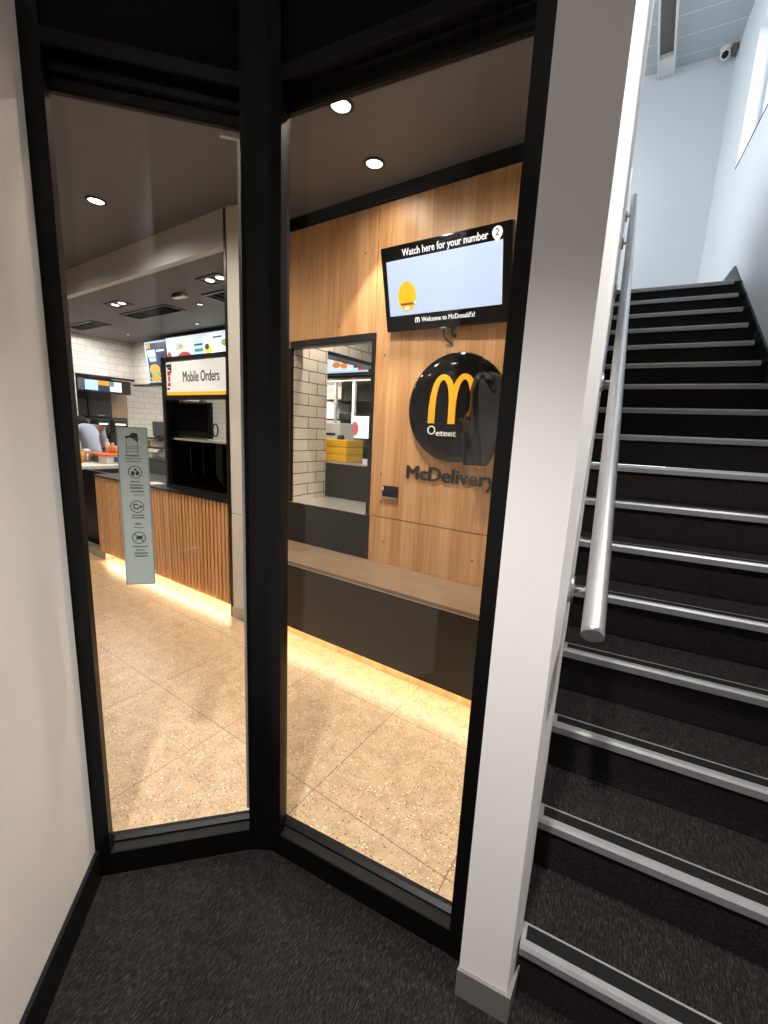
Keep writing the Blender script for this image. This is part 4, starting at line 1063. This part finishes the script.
ml = obj('wall_lettering', text_bm('McDelivery', fr_front((-1.343, WY - 0.0005, 1.192)), width=0.575, height=0.082, depth=0.012, bold=0.022), 'letter_dark')
tag(ml, 'bold black delivery lettering on the oak wall below the round sign', 'lettering')
# smoky curved film beside the sign
rows = [(1.187, -0.897, -0.880), (1.235, -0.930, -0.838), (1.31, -0.950, -0.795), (1.40, -0.958, -0.762), (1.50, -0.965, -0.745), (1.60, -0.962, -0.738), (1.69, -0.950, -0.740), (1.75, -0.932, -0.746), (1.785, -0.913, -0.765), (1.802, -0.875, -0.82)]
film = thing('plastic_film', (-0.85, 2.17, 1.187), 'curved smoky translucent film over the right side of the round sign', 'film')
def film_bm(rws):
    b = bm_new(); g_ = []
    for (z, x0, x1) in rws:
        row = []
        for i in range(13):
            t = i / 12
            x = x0 + (x1 - x0) * t
            bulge = math.sin(PI * t) ** 0.8 * min(0.09, (x1 - x0) * 0.42) + 0.02 * math.sin(t * 9 + z * 14)
            row.append(b.verts.new((x, 2.205 - bulge, z)))
        g_.append(row)
    for r0, r1 in zip(g_, g_[1:]):
        for i in range(12):
            f = b.faces.new((r0[i], r0[i + 1], r1[i + 1], r1[i])); f.smooth = True
    return b
o = obj('smoky_sheet', film_bm(rows[2:]), 'smoke', film); md = o.modifiers.new('s', 'SOLIDIFY'); md.thickness = 0.002; md2 = o.modifiers.new('sub', 'SUBSURF'); md2.levels = 1; md2.render_levels = 2
o = obj('clear_tail', film_bm(rows[:3]), 'clear', film); md = o.modifiers.new('s', 'SOLIDIFY'); md.thickness = 0.002; md2 = o.modifiers.new('sub', 'SUBSURF'); md2.levels = 1; md2.render_levels = 2
bm = bm_new(); tube(bm, [(-0.955, 2.203, 1.55), (-0.99, 2.23, 1.56)], 0.004, 8); obj('clip', bm, 'black', film)

# socket plate
so = thing('socket_plate', (-1.46, WY, 1.04), 'small black socket plate on the oak wall right of the opening', 'socket')
part_box('plate', (-1.521, WY - 0.012, 1.058), (-1.400, WY, 1.129), 'gloss_black', so, 0.003)
part_box('lower_lip', (-1.521, WY - 0.016, 1.036), (-1.400, WY, 1.057), 'bench_top', so, 0.003)
part_box('white_mark', (-1.517, WY - 0.0135, 1.098), (-1.508, WY - 0.0115, 1.122), 'white', so)
bm = bm_new(); lathe(bm, [(0, 0.012), (0.006, 0.010), (0.008, 0.0), (0, 0)], (-1.532, WY, 1.022), X, Z, -Y, 12)
tag(obj('indicator_lamp', bm, 'red'), 'tiny red indicator on the oak wall under the socket plate', 'indicator')

# ------------------------------------------------------------------ window sticker
stk = thing('window_sticker', PL(0.131, 0.05, 0.978), 'tall grey notice sticker on the left glass panel', 'sticker')
SW, SH = 0.080, 0.470
sf = frame_of(PL(0.0925, 0.0545, 0.977), UL, Z, -IL)
bm = bm_new(); box(bm, (0, 0, -0.0002), (SW, SH, 0.0004), sf); bk = obj('backing', bm, 'sticker', stk)
bm = bm_new()
e = 0.003
for (x0, x1, y0, y1) in ((0, SW, 0, e), (0, SW, SH - e, SH), (0, e, e, SH - e), (SW - e, SW, e, SH - e)):
    box(bm, (x0, y0, 0.0004), (x1, y1, 0.0006), sf)
obj('border', bm, 'sticker_edge', stk)
def ring(bm, cx, cy, r, t, n=40):
    for i in range(n):
        a, b_ = 2 * PI * i / n, 2 * PI * (i + 1) / n
        prism(bm, [sf @ Vector((cx + rr * math.cos(q), cy + rr * math.sin(q), 0.0005)) for (rr, q) in ((r, a), (r, b_), (r - t, b_), (r - t, a))], -IL * 0.0003)
def sbar(bm, x0, y0, x1, y1, w_):
    d_ = Vector((x1 - x0, y1 - y0)); n_ = Vector((-d_.y, d_.x)).normalized() * w_ / 2
    prism(bm, [sf @ Vector((p[0], p[1], 0.0005)) for p in ((x0 + n_.x, y0 + n_.y), (x1 + n_.x, y1 + n_.y), (x1 - n_.x, y1 - n_.y), (x0 - n_.x, y0 - n_.y))], -IL * 0.0003)
def sell(bm, cx, cy, rx, ry, rot=0.0):
    prism(bm, [sf @ Vector((cx + rx * math.cos(q) * math.cos(rot) - ry * math.sin(q) * math.sin(rot), cy + rx * math.cos(q) * math.sin(rot) + ry * math.sin(q) * math.cos(rot), 0.0005)) for q in [2 * PI * i / 20 for i in range(20)]], -IL * 0.0003)
# camera on a notice board
bm = bm_new()
sell(bm, 0.044, 0.446, 0.011, 0.008, 0.2); sbar(bm, 0.022, 0.441, 0.040, 0.444, 0.006); sbar(bm, 0.044, 0.438, 0.053, 0.431, 0.005); sbar(bm, 0.050, 0.452, 0.054, 0.433, 0.004)
for (a_, b_, c_, d_) in ((0.024, 0.438, 0.024, 0.392), (0.053, 0.43, 0.053, 0.392), (0.024, 0.415, 0.053, 0.415), (0.024, 0.409, 0.053, 0.409), (0.024, 0.401, 0.053, 0.401)):
    sbar(bm, a_, b_, c_, d_, 0.0012)
obj('camera_symbol', bm, 'letter_dark', stk)
for (cx, cy, kind) in ((0.042, 0.342, 0), (0.042, 0.240, 1), (0.042, 0.146, 2)):
    bm = bm_new(); ring(bm, cx, cy, 0.0185, 0.0022)
    if kind == 0:
        sell(bm, cx - 0.006, cy - 0.004, 0.005, 0.007); sell(bm, cx + 0.006, cy - 0.003, 0.005, 0.007); sell(bm, cx + 0.001, cy + 0.008, 0.003, 0.003); sbar(bm, cx - 0.003, cy + 0.005, cx + 0.006, cy + 0.006, 0.0015)
    elif kind == 1:
        for q in ((-.008, -.007, -.008, .008), (-.008, .007, .004, .007), (-.008, -.006, .004, -.006), (.004, -.006, .004, -.001)): sbar(bm, cx + q[0], cy + q[1], cx + q[2], cy + q[3], 0.003)
        sell(bm, cx + 0.010, cy + 0.0, 0.003, 0.004); sbar(bm, cx + 0.004, cy, cx + 0.012, cy, 0.002)
    else:
        sbar(bm, cx - 0.013, cy + 0.013, cx + 0.013, cy - 0.013, 0.0022)
        sell(bm, cx + 0.001, cy + 0.001, 0.009, 0.0045, 0.2); sbar(bm, cx - 0.006, cy - 0.002, cx - 0.009, cy - 0.009, 0.002); sbar(bm, cx + 0.006, cy, cx + 0.011, cy - 0.005, 0.002); sbar(bm, cx + 0.005, cy + 0.003, cx + 0.012, cy + 0.007, 0.0022)
    obj(['people_symbol', 'camera_ring_symbol', 'no_dogs_symbol'][kind], bm, 'letter_dark', stk)
random.seed(3)
for rows_ in (((0.387, 0.019, 0.055, 0.005), (0.379, 0.019, 0.064, 0.003), (0.371, 0.021, 0.060, 0.003)),
              ((0.312, 0.030, 0.052, 0.004), (0.302, 0.027, 0.062, 0.004), (0.293, 0.027, 0.060, 0.006), (0.283, 0.028, 0.063, 0.005), (0.274, 0.034, 0.062, 0.0028)),
              ((0.213, 0.027, 0.058, 0.004), (0.205, 0.027, 0.060, 0.004)), ((0.186, 0.033, 0.050, 0.005), (0.176, 0.029, 0.056, 0.0028)),
              ((0.117, 0.024, 0.066, 0.004), (0.106, 0.032, 0.055, 0.004), (0.096, 0.027, 0.064, 0.005), (0.087, 0.028, 0.063, 0.005))):
    bm = bm_new()
    for (y, x0, x1, h_) in rows_:
        x = x0
        while x < x1:
            wd_ = random.uniform(0.0014, 0.0032)
            box(bm, (x, y, 0.0004), (min(x + wd_, x1), y + h_ * random.uniform(0.7, 1.0), 0.0006), sf); x += wd_ + 0.0007
    obj('small_lettering', bm, 'letter_dark', stk)

# ------------------------------------------------------------------ ceiling fittings
def downlight(x, y, z, r, lens, label, group, name='downlight'):
    t = thing(name, (x, y, z), label, 'downlight', group)
    bm = bm_new(); lathe(bm, [(r, 0.001), (r, -0.004), (r * 0.78, -0.010), (r * 0.72, -0.004), (r * 0.72, 0.001)], (x, y, z), seg=32); obj('trim_ring', bm, 'dark_grey', t)
    bm = bm_new(); lathe(bm, [(0, -0.003), (r * 0.70, -0.002), (r * .72, 0.001), (0, 0.001)], (x, y, z), seg=32); obj('lens', bm, lens, t)
    return t
downlight(-3.349, 1.479, CEIL, 0.062, 'lamp', 'glowing round downlight alone in the dining ceiling seen through the left panel', 'dining downlights')
downlight(-1.413, 1.645, CEIL, 0.058, 'lamp', 'glowing round downlight nearest the head of the right panel', 'dining downlights')
downlight(-1.518, 2.05, CEIL, 0.058, 'lamp', 'glowing round downlight just in front of the oak wall', 'dining downlights')
downlight(-4.096, 2.70, LOW, 0.045, 'lamp_n', 'small round downlight in the counter ceiling above the white menu board', 'small counter downlights')
downlight(-6.485, 3.154, LOW, 0.045, 'lamp_n', 'small round downlight in the counter ceiling above the drinks station', 'small counter downlights')
downlight(-4.895, 3.179, LOW, 0.045, 'lamp_n', 'small round downlight in the counter ceiling just in front of the menu boards', 'small counter downlights')
def twin(x, y, label):
    t = thing('twin_spotlight', (x, y, LOW), label, 'spotlight', 'twin spotlights over the counter')
    bm = bm_new()
    for (x0, x1, y0, y1) in ((-.15, .15, -.08, -.065), (-.15, .15, .065, .08), (-.15, -.135, -.065, .065), (.135, .15, -.065, .065), (-.008, .008, -.065, .065)):
        box(bm, (x + x0, y + y0, LOW - 0.008), (x + x1, y + y1, LOW + 0.001))
    obj('frame', bm, 'black', t)
    for dx_ in (-0.07, 0.07):
        bm = bm_new(); lathe(bm, [(0, -0.006), (0.034, -0.005), (0.036, 0.001), (0, 0.001)], (x + dx_, y, LOW), seg=20); obj('lamp', bm, 'lamp_n', t)
twin(-4.931, 2.322, 'twin square spotlight in the counter ceiling near the bulkhead on the left')
twin(-3.299, 2.318, 'twin square spotlight in the counter ceiling beside the pale pier')
def vent(x0, x1, y0, y1, label):
    t = thing('ceiling_vent', ((x0 + x1) / 2, (y0 + y1) / 2, LOW), label, 'vent', 'black vents in the counter ceiling')
    bm = bm_new(); f_ = 0.025
    for (a, b_, c, d_) in ((x0, x1, y0, y0 + f_), (x0, x1, y1 - f_, y1), (x0, x0 + f_, y0 + f_, y1 - f_), (x1 - f_, x1, y0 + f_, y1 - f_)):
        box(bm, (a, c, LOW - 0.01), (b_, d_, LOW + 0.001), None, 0.002)
    obj('frame', bm, 'black', t)
    bm = bm_new()
    n_ = int((y1 - y0) / 0.03)
    for i in range(n_):
        y = y0 + f_ + (y1 - y0 - 2 * f_) * (i + .5) / n_
        prism(bm, [(x0 + f_, y - 0.008, LOW - 0.008), (x0 + f_, y + 0.004, LOW - 0.001), (x0 + f_, y + 0.006, LOW - 0.002), (x0 + f_, y - 0.006, LOW - 0.009)], (x1 - x0 - 2 * f_, 0, 0))
    for i in range(1, 5):
        x = x0 + (x1 - x0) * i / 5
        box(bm, (x - 0.004, y0 + f_, LOW - 0.009), (x + 0.004, y1 - f_, LOW - 0.004))
    obj('louvre', bm, 'dark_grey', t)
    part_box('duct', (x0 + f_, y0 + f_, LOW - 0.0012), (x1 - f_, y1 - f_, LOW - 0.0002), 'black_panel', t)
vent(-6.85, -6.05, 2.52, 2.76, 'black ceiling vent above the white tiled alcove')
vent(-5.38, -4.45, 2.535, 2.77, 'black ceiling vent in the middle of the counter ceiling')
vent(-3.80, -3.30, 2.52, 2.76, 'black ceiling vent beside the pale pier')
el = thing('ceiling_sensor', (-4.0, 2.43, LOW), 'small grey sensor box on the counter ceiling between two vents', 'sensor')
el.location = (-4.0, 2.43, LOW)
bm = bm_new(); box(bm, (-4.08, 2.39, LOW - 0.03), (-3.90, 2.46, LOW), None, 0.01); obj('housing', bm, 'steel', el)
bm = bm_new(); box(bm, (-4.05, 2.385, LOW - 0.024), (-3.93, 2.392, LOW - 0.008), None, 0.001); obj('grille', bm, 'dark_grey', el)

# ------------------------------------------------------------------ worker behind the white worktop
def skin_obj(name, pts, edges, radii, mat, parent, sub=2, root=0):
    me = bpy.data.meshes.new(name)
    off = root_loc(parent)
    me.from_pydata([tuple(Vector(p) - off) for p in pts], edges, [])
    o = bpy.data.objects.new(name, me); COL.objects.link(o); o.parent = parent
    me.materials.append(M[mat])
    md = o.modifiers.new('skin', 'SKIN'); md.use_smooth_shade = True
    for i, r in enumerate(radii):
        sv = me.skin_vertices[0].data[i]; sv.radius = (r, r) if not isinstance(r, tuple) else r; sv.use_root = (i == root)
    s_ = o.modifiers.new('sub', 'SUBSURF'); s_.levels = sub; s_.render_levels = sub
    return o
PX, PY = -6.60, 2.62
def wp_(dx_, dy_, z): return (PX + dx_, PY + dy_, z)
per = thing('person', (PX, PY, 0), 'person in a pale blue shirt and black cap bending behind the white worktop', 'person')
P_ = [wp_(0.10, 0, 0.92), wp_(0.07, 0, 1.06), wp_(0.0, 0, 1.20), wp_(-0.08, 0, 1.31), wp_(-0.16, 0.0, 1.35), wp_(-0.22, 0.0, 1.36), wp_(-0.26, 0.0, 1.40),
      wp_(-0.06, -0.17, 1.34), wp_(0.16, -0.26, 1.33), wp_(0.03, -0.27, 1.13), wp_(-0.02, -0.27, 1.08),
      wp_(-0.06, 0.17, 1.32), wp_(-0.16, 0.24, 1.12), wp_(-0.34, 0.20, 1.04), wp_(-0.40, 0.19, 1.03),
      wp_(0.10, -0.10, 0.86), wp_(0.06, -0.11, 0.48), wp_(0.08, -0.11, 0.08), wp_(-0.04, -0.12, 0.03),
      wp_(0.10, 0.10, 0.86), wp_(0.06, 0.11, 0.48), wp_(0.08, 0.11, 0.08), wp_(-0.04, 0.12, 0.03)]
E_ = [(0, 1), (1, 2), (2, 3), (3, 4), (4, 5), (5, 6), (3, 7), (7, 8), (8, 9), (9, 10), (3, 11), (11, 12), (12, 13), (13, 14), (0, 15), (15, 16), (16, 17), (17, 18), (0, 19), (19, 20), (20, 21), (21, 22)]
R_ = [0.085, 0.08, 0.085, 0.07, 0.042, 0.085, 0.075, 0.055, 0.042, 0.03, 0.034, 0.055, 0.042, 0.03, 0.034, 0.085, 0.06, 0.042, 0.045, 0.085, 0.06, 0.042, 0.045]
body = skin_obj('body', P_, E_, R_, 'skin', per)
# fingers and thumb on each hand
for side, hb in ((-1, P_[10]), (1, P_[14])):
    hb = Vector(hb)
    for fi in range(4):
        off = (fi - 1.5) * 0.019
        b0 = hb + Vector((-0.02, off, 0.0)); ln_ = (0.062, 0.072, 0.068, 0.052)[fi]
        skin_obj('finger', [b0, b0 + Vector((-ln_ * .5, 0, -0.012)), b0 + Vector((-ln_ * .8, 0, -0.04))], [(0, 1), (1, 2)], [0.009, 0.0085, 0.007], 'skin', body, 1)
    b0 = hb + Vector((0.005, -side * 0.03, 0))
    skin_obj('thumb', [b0, b0 + Vector((-0.025, -side * 0.022, -0.01)), b0 + Vector((-0.05, -side * 0.022, -0.025))], [(0, 1), (1, 2)], [0.011, 0.010, 0.008], 'skin', body, 1)
skin_obj('shirt', [P_[i] for i in (0, 1, 2, 3, 7, 8, 11, 12)] + [wp_(-0.12, 0, 1.33), wp_(0.07, -0.27, 1.19)], [(0, 1), (1, 2), (2, 3), (3, 4), (4, 5), (3, 6), (6, 7), (3, 8), (5, 9)], [0.12, 0.112, 0.115, 0.10, 0.066, 0.052, 0.066, 0.05, 0.06, 0.042], 'cloth_blue', per)
skin_obj('trousers', [P_[i] for i in (0, 15, 16, 17, 19, 20, 21)], [(0, 1), (1, 2), (2, 3), (0, 4), (4, 5), (5, 6)], [0.145, 0.10, 0.075, 0.06, 0.10, 0.075, 0.06], 'cloth_black', per)
hc = Vector(wp_(-0.255, 0, 1.395))
fx = Vector((-0.86, 0, -0.51)); fz = Vector((-0.51, 0, 0.86)); fy = Y          # the way the face looks, the crown
bm = bm_new(); lathe(bm, [(0.092, -0.005), (0.095, 0.02), (0.086, 0.06), (0.05, 0.09), (0, 0.098)], hc, fx, fy, fz, 20); cp = obj('cap', bm, 'cloth_black', per)
bm = bm_new(); prism(bm, [hc + fx * (0.07 * math.cos(q) + 0.075) + fy * (0.075 * math.sin(q)) - fz * 0.005 for q in [-PI / 2 + PI * i / 10 for i in range(11)]], fz * 0.008); obj('cap_peak', bm, 'cloth_black', cp)
bm = bm_new(); lathe(bm, [(0.088, 0.02), (0.092, -0.02), (0.085, -0.06), (0.06, -0.085), (0, -0.09)], hc - fx * 0.012, fx, fy, fz, 20); obj('hair', bm, 'cloth_black', per)
bm = bm_new(); lathe(bm, [(0, 0), (0.014, 0.004), (0.011, 0.02), (0, 0.026)], hc + fx * 0.08 - fz * 0.05, fy, fz, fx, 10); obj('nose', bm, 'skin', body)
for s_ in (-1, 1):
    bm = bm_new(); lathe(bm, [(0, 0.002), (0.008, 0.001), (0.009, -0.002), (0, -0.004)], hc + fx * 0.083 + fy * 0.03 * s_ - fz * 0.03, fy, fz, fx, 10); obj('eye', bm, 'letter_dark', body)
    bm = bm_new(); lathe(bm, [(0, 0.010), (0.02, 0.008), (0.026, 0.0), (0, -0.004)], hc + fy * 0.086 * s_ - fz * 0.045, fx, fz, fy * s_, 12); obj('ear', bm, 'skin', body)
bm = bm_new(); box(bm, (0.074, -0.025, -0.088), (0.083, 0.025, -0.082), frame_of(hc, fx, fy, fz), 0.002); obj('mouth', bm, 'red', body)
